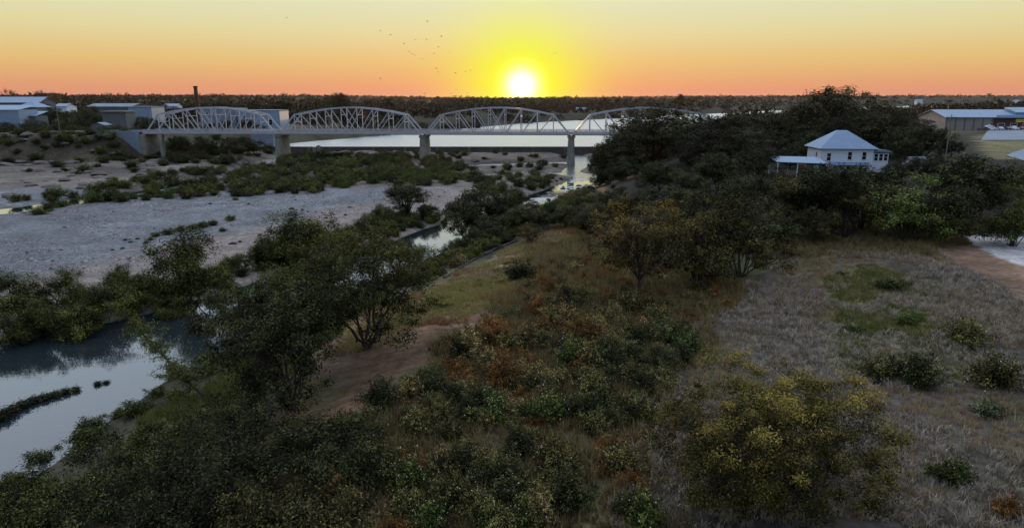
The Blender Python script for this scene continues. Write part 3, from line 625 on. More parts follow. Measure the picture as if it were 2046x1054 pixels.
trees([(1490, 84, 392, 180, 'airy0'), (1440, 92, 372, 150, 'oak1'), (1560, 113, 352, 160, 'airy0'), (1650, 111, 328, 180, 'oak0'), (1600, 122, 350, 140, 'oak1'), (1735, 113, 332, 170, 'oak1'), (1900, 104, 372, 210, 'oak0'), (1955, 116, 312, 190, 'oak1'),
       (2045, 100, 372, 130, 'light0'), (1700, 108, 372, 130, 'airy0'), (2020, 128, 330, 150, 'oak0'), (1480, 110, 345, 140, 'oak0'), (1400, 112, 380, 120, 'airy0'), (1850, 112, 400, 120, 'oak1'), (1625, 104, 420, 100, 'airy0')],
      'field_edge_tree', 'dusky tree in the belt behind the dry field', 'belt of trees behind the dry field', mark=(at(1820, 348, 104)[:2], 'the pale yellow-green tree'))
trees([(240, 90, 530, 140, 'willow1'), (130, 84, 540, 170, 'willow0'), (25, 80, 546, 180, 'willow1'), (190, 80, 566, 150, 'willow0'), (75, 76, 600, 130, 'willow1'), (300, 87, 555, 110, 'willow0'), (430, 96, 545, 120, 'willow1'), (475, 104, 505, 100, 'willow0'),
       (640, 119, 450, 90, 'willow0'), (525, 107, 476, 100, 'willow1'), (700, 130, 468, 90, 'willow0'), (-40, 82, 545, 150, 'willow0'), (345, 84, 590, 110, 'willow1'), (150, 76, 610, 110, 'willow1'), (10, 73, 625, 110, 'willow0')],
      'channel_willow', 'bushy willow between gravel bar and channel', 'willows lining the channel side of the gravel bar', 'tree', mark=((bx, by), 'the leaning sapling'))
trees([(760, 146, 408, 90, 'willow1'), (852, 152, 408, 80, 'oak1'), (730, 138, 425, 80, 'willow0'), (790, 140, 430, 80, 'oak0'), (870, 166, 415, 70, 'willow0')], 'island_bush_tree', 'bushy tree at the gravel bar end', 'bushes round the narrow dark tree', mark=(at(810, 366, 150)[:2], 'the narrow dark tree'))
trees([(960, 142, 372, 130, 'oak1'), (1012, 152, 380, 110, 'oak0'), (930, 134, 405, 110, 'oak0'), (1062, 146, 402, 100, 'oak1'), (1130, 146, 400, 90, 'oak0'), (985, 128, 430, 100, 'oak1'), (1110, 140, 420, 90, 'oak1'), (1170, 128, 425, 80, 'airy0'), (1230, 126, 400, 100, 'airy0'), (1225, 150, 370, 90, 'oak0')],
      'rapids_tree', 'dark spreading tree near the rapids', 'trees along the bank by the rapids', mark=((BR[3].x, BR[3].y), 'the pier beyond'))
trees([(1180, 112, 420, 130, 'oak1'), (1250, 116, 385, 130, 'oak0'), (1340, 118, 372, 150, 'oak1'), (1100, 132, 408, 110, 'oak0'), (1040, 136, 410, 110, 'oak1'), (1290, 150, 345, 140, 'oak1'), (1240, 160, 330, 130, 'oak0'), (1380, 135, 345, 150, 'oak0'), (1240, 140, 372, 120, 'oak0'), (1150, 122, 436, 100, 'airy0'), (1340, 98, 420, 140, 'oak1'), (1430, 100, 405, 140, 'oak0'), (1530, 98, 420, 130, 'oak1')],
      'ridge_tree', 'dark round tree in the dense stand', 'dense stand behind the golden brown tree', mark=(at(1285, 398, 75)[:2], 'the golden brown tree'))
trees([(1640, 148, 330, 130, 'oak1'), (1720, 146, 332, 130, 'oak0'), (1790, 150, 326, 120, 'oak1'), (1560, 146, 345, 110, 'oak0'), (1860, 152, 318, 120, 'oak0'), (1680, 136, 345, 120, 'airy0'), (1930, 150, 318, 120, 'oak1'), (1990, 160, 330, 110, 'oak0'), (1826, 160, 312, 90, 'oak1'), (1808, 182, 262, 80, 'oak0'), (1618, 152, 335, 70, 'oak0'), (1872, 166, 308, 90, 'oak0'), (1610, 190, 262, 110, 'oak1'), (1800, 200, 250, 120, 'oak0'), (1560, 215, 240, 120, 'pecan1'), (1660, 205, 235, 120, 'pecan0'), (1740, 208, 225, 140, 'pecan1'), (1500, 222, 235, 120, 'pecan0'), (1420, 215, 240, 120, 'pecan1')],
      'house_tree', 'dark tree crowding the white house', 'trees crowding round the white house', mark=(at(1694, 330, 166)[:2], 'its hipped roof'))
trees([(800, 106, 480, 110, 'willow0'), (640, 98, 490, 140, 'willow1'), (560, 86, 530, 150, 'willow0'), (480, 80, 570, 120, 'willow1')],
      'near_bank_tree', 'leafy tree on the near channel slope', 'trees on the near channel slope', mark=(at(722, 468, 61)[:2], 'the round crowned tree'))
trees([(1300, 246, 262, 120, 'pecan1'), (1345, 236, 262, 120, 'pecan0'), (1270, 236, 285, 90, 'oak0'), (1320, 222, 285, 110, 'oak1'), (1370, 225, 272, 110, 'oak0'), (1225, 232, 290, 70, 'oak1'), (1280, 262, 255, 90, 'pecan0')],
      'bridge_end_tree', 'dark tree hiding the bridge end', 'trees hiding the bridge end', mark=(at(1310, 212, 200)[:2], 'the tall ragged tree'))
trees([(1040, 126, 412, 110, 'oak1'), (1085, 122, 418, 110, 'oak0'), (1130, 120, 412, 110, 'oak1'), (1175, 118, 402, 120, 'airy0'), (985, 122, 440, 100, 'oak0'), (1100, 140, 402, 100, 'oak1'), (1160, 136, 396, 100, 'oak0'), (1215, 128, 380, 110, 'oak1'), (1060, 112, 445, 80, 'airy0'), (940, 118, 455, 70, 'oak1')],
      'slope_tree', 'dark tree on the bank below the grassy slope', 'trees on the bank below the grassy slope', mark=(at(1285, 398, 75)[:2], 'the golden brown tree'))
trees([(1218, 208, 290, 80, 'oak1'), (1206, 190, 335, 60, 'oak0'), (1240, 178, 322, 80, 'oak1'), (1200, 228, 300, 50, 'oak0'), (1084, 268, 318, 34, 'oak1')],
      'waterside_tree', 'dark tree at the water below the dam', 'waterside trees below the dam', mark=((BR[3].x, BR[3].y), 'the farthest pier'))

# ------------------------------------------------------------------ buildings
def window(parent, c, wd, ht, nx_=0, ny_=-1, frame='trim', pane='glass', name='window'):
    """a window on a wall whose outward normal is (nx_, ny_)"""
    c = Vector(c); n = Vector((nx_, ny_, 0)); s = Vector((-ny_, nx_, 0)); up = Vector((0, 0, 1))
    fr = MB()
    for a, b_, hw_, hh_ in ((-wd / 2, 0, .07, ht / 2 + .08), (wd / 2, 0, .07, ht / 2 + .08), (0, -ht / 2, wd / 2, .07), (0, ht / 2, wd / 2, .07)):
        q = c + s * a + up * b_; p = [q - s * hw_ - up * hh_, q + s * hw_ - up * hh_, q + s * hw_ + up * hh_, q - s * hw_ + up * hh_]
        fr.hexa([x - n * .03 for x in p], [x + n * .07 for x in p])
    f_ = fr.build(name, MT[frame], parent)
    p = [c - s * wd / 2 - up * ht / 2, c + s * wd / 2 - up * ht / 2, c + s * wd / 2 + up * ht / 2, c - s * wd / 2 + up * ht / 2]
    MB().hexa([x - n * .02 for x in p], [x + n * .02 for x in p]).build('pane', MT[pane], f_)
    MB().bar(c - s * wd / 2 + n * .04, c + s * wd / 2 + n * .04, .05, .06).build('glazing_bar', MT[frame], f_)
    return f_
def building(name, label, cat, x, y, z, rz, W, D, Hh, roof='gable', rh=2.0, wall='white', rmat='roofm', over=.5, wins=(), doors=(), group=None, along='x'):
    o = empty(name, (x, y, z), rz); tag(o, label, cat, group)
    m = MB().box((0, 0, Hh / 2 - .6), (W, D, Hh + 1.2))
    if roof == 'gable':
        if along == 'x':
            for s in (-1, 1): xx = s * W / 2; m.hexa([(xx - .1 * s - .05, -D / 2 + .05, Hh), (xx - .1 * s + .05, -D / 2 + .05, Hh), (xx - .1 * s + .05, D / 2 - .05, Hh), (xx - .1 * s - .05, D / 2 - .05, Hh)], [(xx - .1 * s - .05, -.05, Hh + rh * .96), (xx - .1 * s + .05, -.05, Hh + rh * .96), (xx - .1 * s + .05, .05, Hh + rh * .96), (xx - .1 * s - .05, .05, Hh + rh * .96)])
        else:
            for s in (-1, 1): yy = s * D / 2; m.hexa([(-W / 2 + .05, yy - .1 * s - .05, Hh), (W / 2 - .05, yy - .1 * s - .05, Hh), (W / 2 - .05, yy - .1 * s + .05, Hh), (-W / 2 + .05, yy - .1 * s + .05, Hh)], [(-.05, yy - .1 * s - .05, Hh + rh * .96), (.05, yy - .1 * s - .05, Hh + rh * .96), (.05, yy - .1 * s + .05, Hh + rh * .96), (-.05, yy - .1 * s + .05, Hh + rh * .96)])
    m.build('wall', MT[wall], o)
    r_ = MB(); a, b_ = W / 2 + over, D / 2 + over; t_ = .14
    if roof == 'gable':
        if along == 'x':
            for s in (-1, 1):
                q = [(-a, s * b_, Hh - .1), (a, s * b_, Hh - .1), (a, 0, Hh + rh), (-a, 0, Hh + rh)]
                r_.hexa(q, [(p[0], p[1], p[2] + t_) for p in q])
        else:
            for s in (-1, 1):
                q = [(s * a, -b_, Hh - .1), (s * a, b_, Hh - .1), (0, b_, Hh + rh), (0, -b_, Hh + rh)]
                r_.hexa(q, [(p[0], p[1], p[2] + t_) for p in q])
    elif roof == 'hip':
        k = min(a, b_) * .92
        q0 = [(-a, -b_, Hh - .1), (a, -b_, Hh - .1), (a, b_, Hh - .1), (-a, b_, Hh - .1)]
        q1 = [(-a + k, -b_ + k, Hh + rh), (a - k, -b_ + k, Hh + rh), (a - k, b_ - k, Hh + rh), (-a + k, b_ - k, Hh + rh)]
        r_.hexa(q0, q1)
    elif roof == 'flat':
        r_.hexa([(-a, -b_, Hh + .002), (a, -b_, Hh + .002), (a, b_, Hh + .002), (-a, b_, Hh + .002)], [(-a, -b_, Hh + rh), (a, -b_, Hh + rh), (a, b_, Hh + rh), (-a, b_, Hh + rh)])
    elif roof == 'shed':
        r_.hexa([(-a, -b_, Hh + .002), (a, -b_, Hh + .002), (a, b_, Hh + rh), (-a, b_, Hh + rh)], [(-a, -b_, Hh + t_), (a, -b_, Hh + t_), (a, b_, Hh + rh + t_), (-a, b_, Hh + rh + t_)])
    rf = r_.build('roof', MT[rmat], o)
    for (wx, wz, ww, wh) in wins: window(o, (wx, -D / 2 - .02, wz), ww, wh)
    for (dx, dw, dh, dm) in doors:
        d_ = MB().box((dx, -D / 2 - .03, dh / 2), (dw, .08, dh)).build('door', MT[dm], o)
        MB().box((dx + dw * .36, -D / 2 - .1, dh * .48), (.08, .08, .12)).build('handle', MT['rubber'], d_)
    return o, rf
def spot(px, ybase, Y=None):
    if Y is None: return hit(px, ybase)
    return at(px, ybase, Y)[:2]

# the white two storey house with the blue-grey hip roof
hx, hy, _ = at(1694, 330, 166); gz = hz(hx, hy); hs = 166 / FOC / .98
HZt = at(1694, 299, 166 - 5)[2] - gz
hb, rf = building('white_house', 'white two storey house with blue-grey hipped metal roof among dark trees', 'house', hx, hy + 5, gz, R(-6), 12.0, 10.6, HZt, 'hip', 4.0, 'white', 'roofm', .8,
    wins=[(-4.2, HZt - 2.1, 1.0, 1.9), (.6, HZt - 1.8, 1.0, 1.9), (3.9, HZt - 1.8, 1.0, 1.9), (-4.2, HZt - 5.2, 1.0, 1.7), (.6, HZt - 5.2, 1.0, 1.7)])
window(hb, (-6.02, -2, HZt - 2), 1.0, 1.8, -1, 0)
MB().box((7.85, -1.2, HZt / 2 - 1.0), (3.68, 7.2, HZt - .4)).build('porch_wall', MT['white'], hb)
MB().hexa([(6.01, -5.2, HZt - .9), (10.2, -5.2, HZt - .9), (10.2, 2.8, HZt - .9), (6.01, 2.8, HZt + .25)], [(6.01, -5.2, HZt - .1), (10.2, -5.2, HZt - .65), (10.2, 2.8, HZt - .65), (6.01, 2.8, HZt + .5)]).build('porch_roof', MT['roofm'], hb)
for i in range(3): window(hb, (6.85 + i * 1.1, -4.84, HZt - 2.1), .95, 1.7)
MB().hexa([(-4, -7.6, HZt - 3.9), (5, -7.6, HZt - 3.9), (5, -5.32, HZt - 3.5), (-4, -5.32, HZt - 3.5)], [(-4, -7.6, HZt - 3.75), (5, -7.6, HZt - 3.75), (5, -5.32, HZt - 3.3), (-4, -5.32, HZt - 3.3)]).build('awning', MT['roofm'], hb)
for xx in (-3.8, -.8, 2, 4.8): MB().box((xx, -7.4, (HZt - 3.9) / 2), (.16, .16, HZt - 3.9)).build('awning_post', MT['trim'], hb)
# carport beside it
cx_, cy_, _ = at(1592, 340, 160); gz = hz(cx_, cy_); ct = at(1592, 322, 157)[2] - gz
o = empty('carport', (cx_, cy_, gz), R(-4)); tag(o, 'open carport with low blue-grey metal roof next to the white house', 'carport')
MB().hexa([(-5.8, -3.5, ct - .25), (5.6, -3.5, ct - .6), (5.6, 3.5, ct + .35), (-5.8, 3.5, ct + .5)], [(-5.8, -3.5, ct - .1), (5.6, -3.5, ct - .45), (5.6, 3.5, ct + .5), (-5.8, 3.5, ct + .65)]).build('roof', MT['roofm'], o)
for xx in (-5.4, -1.0):
    for yy in (-3.2, 3.2): MB().box((xx, yy, ct / 2 - .2), (.18, .18, ct)).build('post', MT['trim'], o)
MB().box((3.3, .2, ct / 2 - .55), (4.2, 6.0, ct + .3)).build('storeroom_wall', MT['greywall'], o)
MB().box((3.3, -2.84, ct / 2 - .4), (1.0, .08, ct - 1.0)).build('door', MT['white'], o)
# garage partly hidden by trees on the other side
gx_, gy_, _ = at(1838, 335, 176); gz = hz(gx_, gy_); gt = at(1838, 326, 173)[2] - gz
building('white_garage', 'small pale shed half hidden under the broad black-green tree', 'shed', gx_, gy_, gz, R(5), 6.5, 5, gt, 'gable', 1.3, 'white', 'greyroof', .3, wins=[(-2.5, gt * .6, .8, .8)], doors=[(1.5, 2.4, 2.1, 'trim')])

# the long shop by the car park
sx, sy, _ = at(1985, 262, 322); gz = hz(sx, sy); sh = 5.6
so_, rf = building('shop_building', 'long tan walled shop with blue-grey metal roof beside the car park', 'shop', sx + 18, sy + 12, gz, R(-3), 78, 24, sh, 'gable', 3.2, 'tan', 'roofm', .9)
for i in range(6): MB().box((-38.5 + i * 4.1, -12.12, sh / 2 - .4), (.3, .2, sh)).build('downpipe', MT['greywall'], so_)
MB().box((10.5, -12.15, sh / 2 - .3), (56, .28, sh - .1)).build('brick_front', MT['brick'], so_)
MB().box((4, -12.6, sh - 1.5), (24, .5, 1.5)).build('yellow_band', MT['yellow'], so_)
for i in range(9): window(so_, (-14 + i * 5.6, -12.34, 2.0), 3.0, 1.8)
MB().box((-19.3, -12.2, 1.2), (1.2, .12, 2.4)).build('door', MT['white'], so_)
MB().hexa([(-17, -13.6, sh - .2), (39, -13.6, sh - .2), (39, -12.95, sh - .2), (-17, -12.95, sh - .2)], [(-17, -13.4, sh + .4), (39, -13.4, sh + .4), (39, -12.95, sh + 1.1), (-17, -12.95, sh + 1.1)]).build('awning', MT['roofm'], so_)
MB().hexa([(-6, -9, sh + .6), (38, -9, sh + .6), (38, 0, sh + 2.9), (-6, 0, sh + 2.9)], [(-6, -9, sh + 2.2), (38, -9, sh + 2.2), (38, 0, sh + 4.4), (-6, 0, sh + 4.4)]).build('upper_roof', MT['roofm'], so_)
# paved car park and road
def slab(name, poly, dz, m, label=None):
    me = MB(); n_ = 14; pts = []
    (a, b_, c, d) = [Vector((*p, 0)) for p in poly]
    V = []; 
    for i in range(n_ + 1):
        for j in range(n_ + 1):
            u, v = i / n_, j / n_; p = (a * (1 - u) + b_ * u) * (1 - v) + (d * (1 - u) + c * u) * v; V.append((p.x, p.y))
    V = np.array(V); Z = height(V[:, 0], V[:, 1]); Z = Z + dz
    id_ = np.arange((n_ + 1) ** 2).reshape(n_ + 1, n_ + 1)
    F = np.stack([id_[:-1, :-1], id_[1:, :-1], id_[1:, 1:], id_[:-1, 1:]], -1).reshape(-1, 4)
    o = link(name, mesh_np(name, np.column_stack([V, Z]), F, MT[m])); tag(o, kind='structure'); return o
slab('car_park', [on_plane(1960, 281, 12), on_plane(2300, 284, 12), on_plane(2300, 266, 12), on_plane(1975, 264, 12)], .2, 'paleconc')
slab('side_road', [on_plane(2010, 312, 10.5), on_plane(2046, 322, 10.5), on_plane(2160, 284, 12), on_plane(2080, 284, 12)], .2, 'paleconc')

# ---- vehicles
def car(x, y, z, rz, paint, label, cat='car', group=None, van=False, s=1.0):
    o = empty('parked_' + ('truck' if cat == 'pickup truck' else cat.replace(' ', '_')), (x, y, z), rz, (s, s, s)); tag(o, label, cat, group)
    prof = [(-2.2, .35), (-2.25, .85), (-1.9, 1.0), (-1.35, 1.05), (-.75, 1.5), (.7, 1.52), (1.35, 1.05), (2.05, .9), (2.25, .7), (2.25, .35)]
    if van: prof = [(-2.3, .35), (-2.3, 1.9), (-2.1, 2.05), (.9, 2.05), (1.5, 1.25), (2.2, 1.05), (2.35, .7), (2.35, .35)]
    if cat == 'pickup truck': prof = [(-2.7, .45), (-2.7, 1.1), (-.55, 1.1), (-.45, 1.75), (.75, 1.75), (1.2, 1.15), (2.4, 1.05), (2.55, .8), (2.55, .45)]
    m = MB(); k = len(prof); m.hexa([(a, -.86, b_) for a, b_ in prof], [(a, .86, b_) for a, b_ in prof]); m.build('body', paint, o)
    top = max(b_ for a, b_ in prof); x0 = -.7 if not van else -.6
    for sgn in (-1, 1): MB().box((.05 if not van else .6, sgn * .865, top - .27), (1.5 if cat != 'pickup truck' else 1.0, .02, .3)).build('side_window', MT['glass'], o)
    for a in (-1.4, 1.4):
        for sgn in (-1, 1):
            w_ = MB().ring([((0, 0, -.11), .34, .34), ((0, 0, .11), .34, .34)], 12).build('wheel', MT['rubber'], o, (a, sgn * .8, .34), (math.pi / 2, 0, 0))
            MB().ring([((0, 0, -.115), .18, .18), ((0, 0, .115), .18, .18)], 8).build('rim', MT['chrome'], w_)
    e = max(a for a, b_ in prof)
    for sgn in (-1, 1): MB().box((e - .01, sgn * .6, .72), (.06, .3, .14)).build('headlight', MT['chrome'], o)
PW = mat('white_car_paint', (.75, .75, .76), .3, .5); PD = mat('dark_car_paint', (.04, .04, .05), .3, .5); PS = mat('silver_car_paint', (.4, .41, .43), .3, .5); PR = mat('maroon_car_paint', (.16, .03, .03), .3, .5)
for px, py, rz, pt, lb, ct, vn in ((1978, 265, .1, PW, 'white box van parked where the tan wall meets the brick front', 'van', True), (1996, 263, 1.5, PS, 'silver car parked in front of the brick shop wall', 'car', False),
        (2010, 263, 1.6, PD, 'dark car parked between the silver and white cars', 'car', False), (2024, 263.5, 1.5, PW, 'white pickup parked under the yellow band', 'pickup truck', False), (2038, 263.5, 1.5, PR, 'maroon car parked next to the white pickup', 'car', False),
        (1964, 267, .2, PD, 'dark pickup beside the lone lot post', 'pickup truck', False)):
    x_, y_, _ = at(px, py, 312 if px > 1970 else 308); car(x_, y_, hz(x_, y_) + .3, rz, pt, lb, ct, 'vehicles outside the shop', vn)

def pole(name, px, Y, ytop, label, cross=True, group=None):
    X, _, zt = at(px, ytop, Y); zb = hz(X, Y); o = empty(name, (X, Y, zb - .1)); tag(o, label, 'utility pole', group); h = zt - zb
    MB().ring([((0, 0, -.5), .17, .17), ((0, 0, h), .1, .1)], 8).build('mast', MT['wood'], o)
    if cross:
        a = MB().box((0, 0, h - .7), (2.4, .12, .14)).build('crossarm', MT['wood'], o)
        for xx in (-1.1, -.5, .5, 1.1): MB().ring([((xx, 0, h - .63), .05, .05), ((xx, 0, h - .4), .07, .07), ((xx, 0, h - .33), .03, .03)], 6).build('insulator', MT['paleconc'], a)
pole('utility_pole', 1902, 170, 228, 'tall pale pole rising from trees next to the shop', True)
pole('utility_pole', 113, 300, 218, 'thin pole standing among the town trees across the river', True)
pole('utility_pole', 292, 345, 196, 'pole in front of the pale blue metal building', True)
pole('utility_pole', 1822, 300, 212, 'pole beyond the broad black-green tree', True)
pole('lot_post', 1941, 318, 248, 'short rusty post against the tan shop wall', False)
pole('utility_pole', 1612, 900, 182, 'far pole with crossarms against the sky beside the huge tree', True)

# ---- the town across the river
def tb(name, label, cat, px0, px1, ytop, Y, ybase=None, D=10, **k):
    """front wall between two pixel columns at distance Y, eaves at ytop"""
    xa = at(px0, ytop, Y)[0]; xb = at(px1, ytop, Y)[0]; x = (xa + xb) / 2; z = hz(x, Y + D / 2)
    Hh = max(2.4, at((px0 + px1) / 2, ytop, Y)[2] - z)
    return building(name, label, cat, x, Y + D / 2, z, k.pop('rz', 0), xb - xa, D, Hh, **k)
tb('metal_warehouse', 'plain pale blue metal shed nearest the river among the town trees', 'shed', -60, 36, 220, 345, D=14, roof='shed', rh=2.2, wall='bluewall', rmat='roofm', over=.3, doors=[(6, 3, 3, 'paleconc')])
tb('metal_shed', 'low shed with light metal roof next to the plain blue shed', 'shed', 40, 71, 232, 352, D=9, roof='shed', rh=2.2, wall='greywall', rmat='roofm', over=.5, wins=[(-1.5, 1.6, 1, .9)], doors=[(2.5, 1.1, 2.1, 'brick')])
tb('gabled_house', 'house with pale pointed roof behind the metal sheds', 'house', 34, 72, 214, 400, D=12, roof='hip', rh=3.2, wall='greywall', rmat='roofm', over=.8, wins=[(-3, 2, 1.1, 1.3), (1, 2, 1.1, 1.3), (4, 2, 1.1, 1.3)])
tb('long_roof_building', 'long building with dull blue-grey roof behind the pointed roof house', 'building', -60, 78, 205, 440, D=16, roof='gable', rh=3.4, wall='greywall', rmat='roofm', over=.6)
tb('brick_block', 'flat topped dark red brick block standing against the sky', 'building', 73, 94, 187, 560, D=12, roof='flat', rh=.5, wall='redbrick', rmat='paleconc', over=.2, wins=[(-3, 10, 1.2, 1.6), (0, 10, 1.2, 1.6), (3, 10, 1.2, 1.6), (-3, 6, 1.2, 1.6), (0, 6, 1.2, 1.6), (3, 6, 1.2, 1.6)])
tb('grey_house', 'grey two storey house with two bright windows by the bridge end', 'house', 203, 250, 224, 340, D=9, roof='flat', rh=.5, wall='greywall', rmat='greyroof', over=.7)
hh = [o for o in bpy.data.objects if o.name == 'grey_house'][0]
for xx in (-2.6, 2.4): window(hh, (xx, -4.52, 4.2), 1.6, 1.5, pane='white')
for xx in (-2.6, 2.4): window(hh, (xx, -4.52, 1.4), 1.2, 1.2)
MB().hexa([(-5.5, -7.2, 2.6), (5.5, -7.2, 2.6), (5.5, -4.52, 2.9), (-5.5, -4.52, 2.9)], [(-5.5, -7.2, 2.75), (5.5, -7.2, 2.75), (5.5, -4.52, 3.05), (-5.5, -4.52, 3.05)]).build('porch_roof', MT['paleconc'], hh)
for xx in (-5.2, 0, 5.2): MB().box((xx, -7.0, 1.2), (.15, .15, 2.8)).build('porch_post', MT['trim'], hh)
tb('garden_shed', 'little grey shed with gable and white door above the bank', 'shed', 182, 208, 250, 318, D=6, roof='gable', rh=1.1, along='y', wall='greywall', rmat='paleconc', over=.3, doors=[(.8, 1.2, 2.1, 'white')], wins=[(-1.5, 1.5, .7, .8)])
tb('white_roof_hall', 'low hall with long white edged roof behind the grey house', 'building', 172, 262, 213, 400, D=18, roof='gable', rh=1.6, wall='greywall', rmat='paleconc', over=.5)
tb('blue_hall', 'tall pale blue metal building left bare beside the bridge road', 'building', 256, 302, 215, 372, D=14, roof='flat', rh=.6, wall='bluewall', rmat='paleconc', over=.15, doors=[(-3, 1.2, 2.2, 'white')])
tb('hill_house', 'small white house among trees up the town hill', 'house', 326, 353, 212, 520, D=9, roof='gable', rh=1.6, wall='white', rmat='roofm', over=.5, wins=[(-2, 1.8, 1, 1.1), (1.5, 1.8, 1, 1.1)])
mo, rf = tb('grain_mill', 'large pale industrial building seen through the first truss span', 'mill', 398, 470, 219, 395, D=18, roof='flat', rh=.7, wall='paleconc', rmat='bluewall', over=.15, wins=[(-6, 8, 1.4, 1.4), (-2, 8, 1.4, 1.4), (4, 8, 1.4, 1.4)])
tb('mill_annex', 'lower pale metal annex joined to the industrial building', 'building', 474, 558, 222, 392, D=16, roof='flat', rh=.6, wall='bluewall', rmat='paleconc', over=.15, wins=[(-8, 7, 1.4, 1.6), (-3, 7, 1.4, 1.6), (6, 4, 3, 3), (2, 7, 1.4, 1.6)], doors=[(-6, 3, 3.4, 'greywall')])
tb('dockside_shed', 'small grey pump shed below the bridge deck near the water', 'shed', 500, 545, 263, 350, D=6, roof='shed', rh=.8, wall='paleconc', rmat='roofm', over=.3, doors=[(1.5, 1, 2, 'greywall')])
X, _, zt = at(390, 171, 470); zb = hz(X, 470); o = empty('smokestack', (X, 470, zb - .3)); tag(o, 'tall dark brick smokestack rising against the orange sky', 'chimney')
MB().ring([((0, 0, 0), 1.7, 1.7), ((0, 0, zt - zb - 1.2), 1.15, 1.15)], 14).build('shaft', MT['brick'], o); MB().ring([((0, 0, zt - zb - 1.2), 1.35, 1.35), ((0, 0, zt - zb), 1.4, 1.4)], 14).build('rim', MT['brick'], o)
# long white garden wall panels, trailers
for i in range(5):
    xa = at(24 + 10 * i, 268, 318)[0]; o = MB().box((0, 0, .5), (1.95, .2, 2.2)).build('wall_panel', MT['white'], None, (xa, 318, hz(xa, 318))); tag(o, 'white masonry garden wall section above the town bank', 'wall', 'white garden wall sections')
for px, Y, lb in ((8, 322, 'white trailer parked below the plain blue shed'), (22, 330, 'white van parked behind the white garden wall')):
    x_, y_, _ = at(px, 260, Y); car(x_, y_, hz(x_, y_), .3, PW, lb, 'van', None, True, 1.3)
# far white houses among the woods
for i, (px, yt, Y, W_, lb) in enumerate(((1161, 215, 900, 12, 'lone white house in the dark woods under the sun'), (1836, 199, 1300, 11, 'far pale metal roofed barn on the wooded rise'), (1961, 216, 700, 7, 'far pale cottage roof above the shop roof'),
        (1855, 250, 360, 12, 'low white roofed shed beyond the broad tree'), (1880, 254, 350, 9, 'small pale shed next to the low white roofed shed'), (2030, 200, 1100, 7, 'tiny far house showing a pale wall on the right hill'),
        (130, 208, 470, 10, 'pale cottage roof between town trees'), (112, 222, 420, 12, 'white sided house half hidden by the big town tree'))):
    X, _, zt = at(px, yt, Y); z = hz(X, Y); building('far_house', lb, 'house', X, Y, min(z, zt - 3.2), R(15 * (i % 3) - 15), W_, 8, max(3.0, zt - min(z, zt - 3.2) - 1.5), 'gable', 1.8, 'white', 'roofm', .5, wins=[(-2, 1.6, 1, 1), (2, 1.6, 1, 1)])
# town road along the far bank

# ------------------------------------------------------------------ more trees: town and river bed
trees([(115, 305, 245, 130, 'oak0'), (60, 330, 240, 80, 'oak1'), (200, 360, 230, 60, 'oak0'), (150, 350, 222, 110, 'oak1'), (170, 380, 212, 80, 'oak0'), (105, 380, 215, 70, 'oak1'), (285, 352, 233, 50, 'oak0'), (330, 400, 222, 60, 'oak1'), (355, 420, 214, 60, 'oak0'),
       (20, 360, 215, 60, 'oak1'), (84, 420, 206, 50, 'oak0'), (450, 380, 240, 60, 'oak1'), (490, 376, 238, 40, 'oak0'), (15, 540, 178, 30, 'airy0'), (78, 600, 180, 26, 'airy0'), (108, 560, 184, 30, 'airy0'), (310, 450, 206, 60, 'oak0'), (265, 460, 205, 60, 'oak1'), (235, 330, 262, 60, 'oak0')],
      'town_tree', 'dark tree among the town buildings', 'trees of the town', mark=(at(390, 171, 470)[:2], 'the smokestack'))
trees([(670, 620, 186, 60, 'pecan0'), (650, 560, 205, 80, 'oak0'), (590, 480, 222, 90, 'oak1'), (540, 470, 215, 90, 'oak0'), (620, 520, 215, 80, 'oak1'), (560, 600, 200, 80, 'pecan1'), (500, 620, 200, 80, 'pecan0'), (440, 600, 198, 80, 'pecan1'), (700, 640, 205, 80, 'oak0'), (720, 560, 222, 70, 'oak1'), (770, 640, 215, 80, 'oak0'), (410, 520, 205, 70, 'oak1')],
      'shore_tree', 'dark tree on the far lake shore', 'trees on the far lake shore', mark=((BR[1].x, BR[1].y), 'the first pier'))
trees([(1360, 1250, 188, 22, 'pecan0')], 'lone_tree', 'lone round tree standing proud of the far skyline', None)
rb = random.Random(9)
def inpoly(poly, n, mind, seed, ok=None):
    r_ = random.Random(seed); xs_ = [p[0] for p in poly]; ys_ = [p[1] for p in poly]; got = []
    for _ in range(n * 60):
        x, y = r_.uniform(min(xs_), max(xs_)), r_.uniform(min(ys_), max(ys_))
        if not inside(np.array([x]), np.array([y]), poly)[0]: continue
        if any((x - a) ** 2 + (y - b_) ** 2 < mind ** 2 for a, b_ in got): continue
        if ok and not ok(x, y): continue
        got.append((x, y))
        if len(got) >= n: break
    return got
proto_shrub('bush0', 'willow', seed=50, H=2.4, Rr=2.0, ns=40, nl=85, ll=.26, lw=.09, scatter=.2, upright=.4)
proto_shrub('bush1', 'light', seed=51, H=2.2, Rr=1.8, ns=36, nl=85, ll=.25, lw=.09, scatter=.2, upright=.4)
proto_shrub('bush2', 'dark', seed=52, H=2.4, Rr=2.0, ns=40, nl=85, ll=.26, lw=.1, scatter=.2, upright=.4)
proto_shrub('weed0', 'weed', seed=53, H=1.8, Rr=1.5, ns=60, nl=95, ll=.14, lw=.05, flowers=1, upright=.6)
proto_shrub('weed1', 'weed', seed=54, H=1.6, Rr=1.6, ns=60, nl=95, ll=.14, lw=.055, flowers=2, upright=.5)
proto_shrub('weed2', 'dark', seed=55, H=1.8, Rr=1.6, ns=60, nl=95, ll=.15, lw=.06, upright=.5)
proto_shrub('rust0', 'rust', seed=56, H=1.5, Rr=1.3, ns=60, nl=80, ll=.14, lw=.04, upright=.7)
proto_shrub('straw0', 'straw', seed=57, H=1.2, Rr=1.1, ns=60, nl=60, ll=.16, lw=.035, upright=.75)
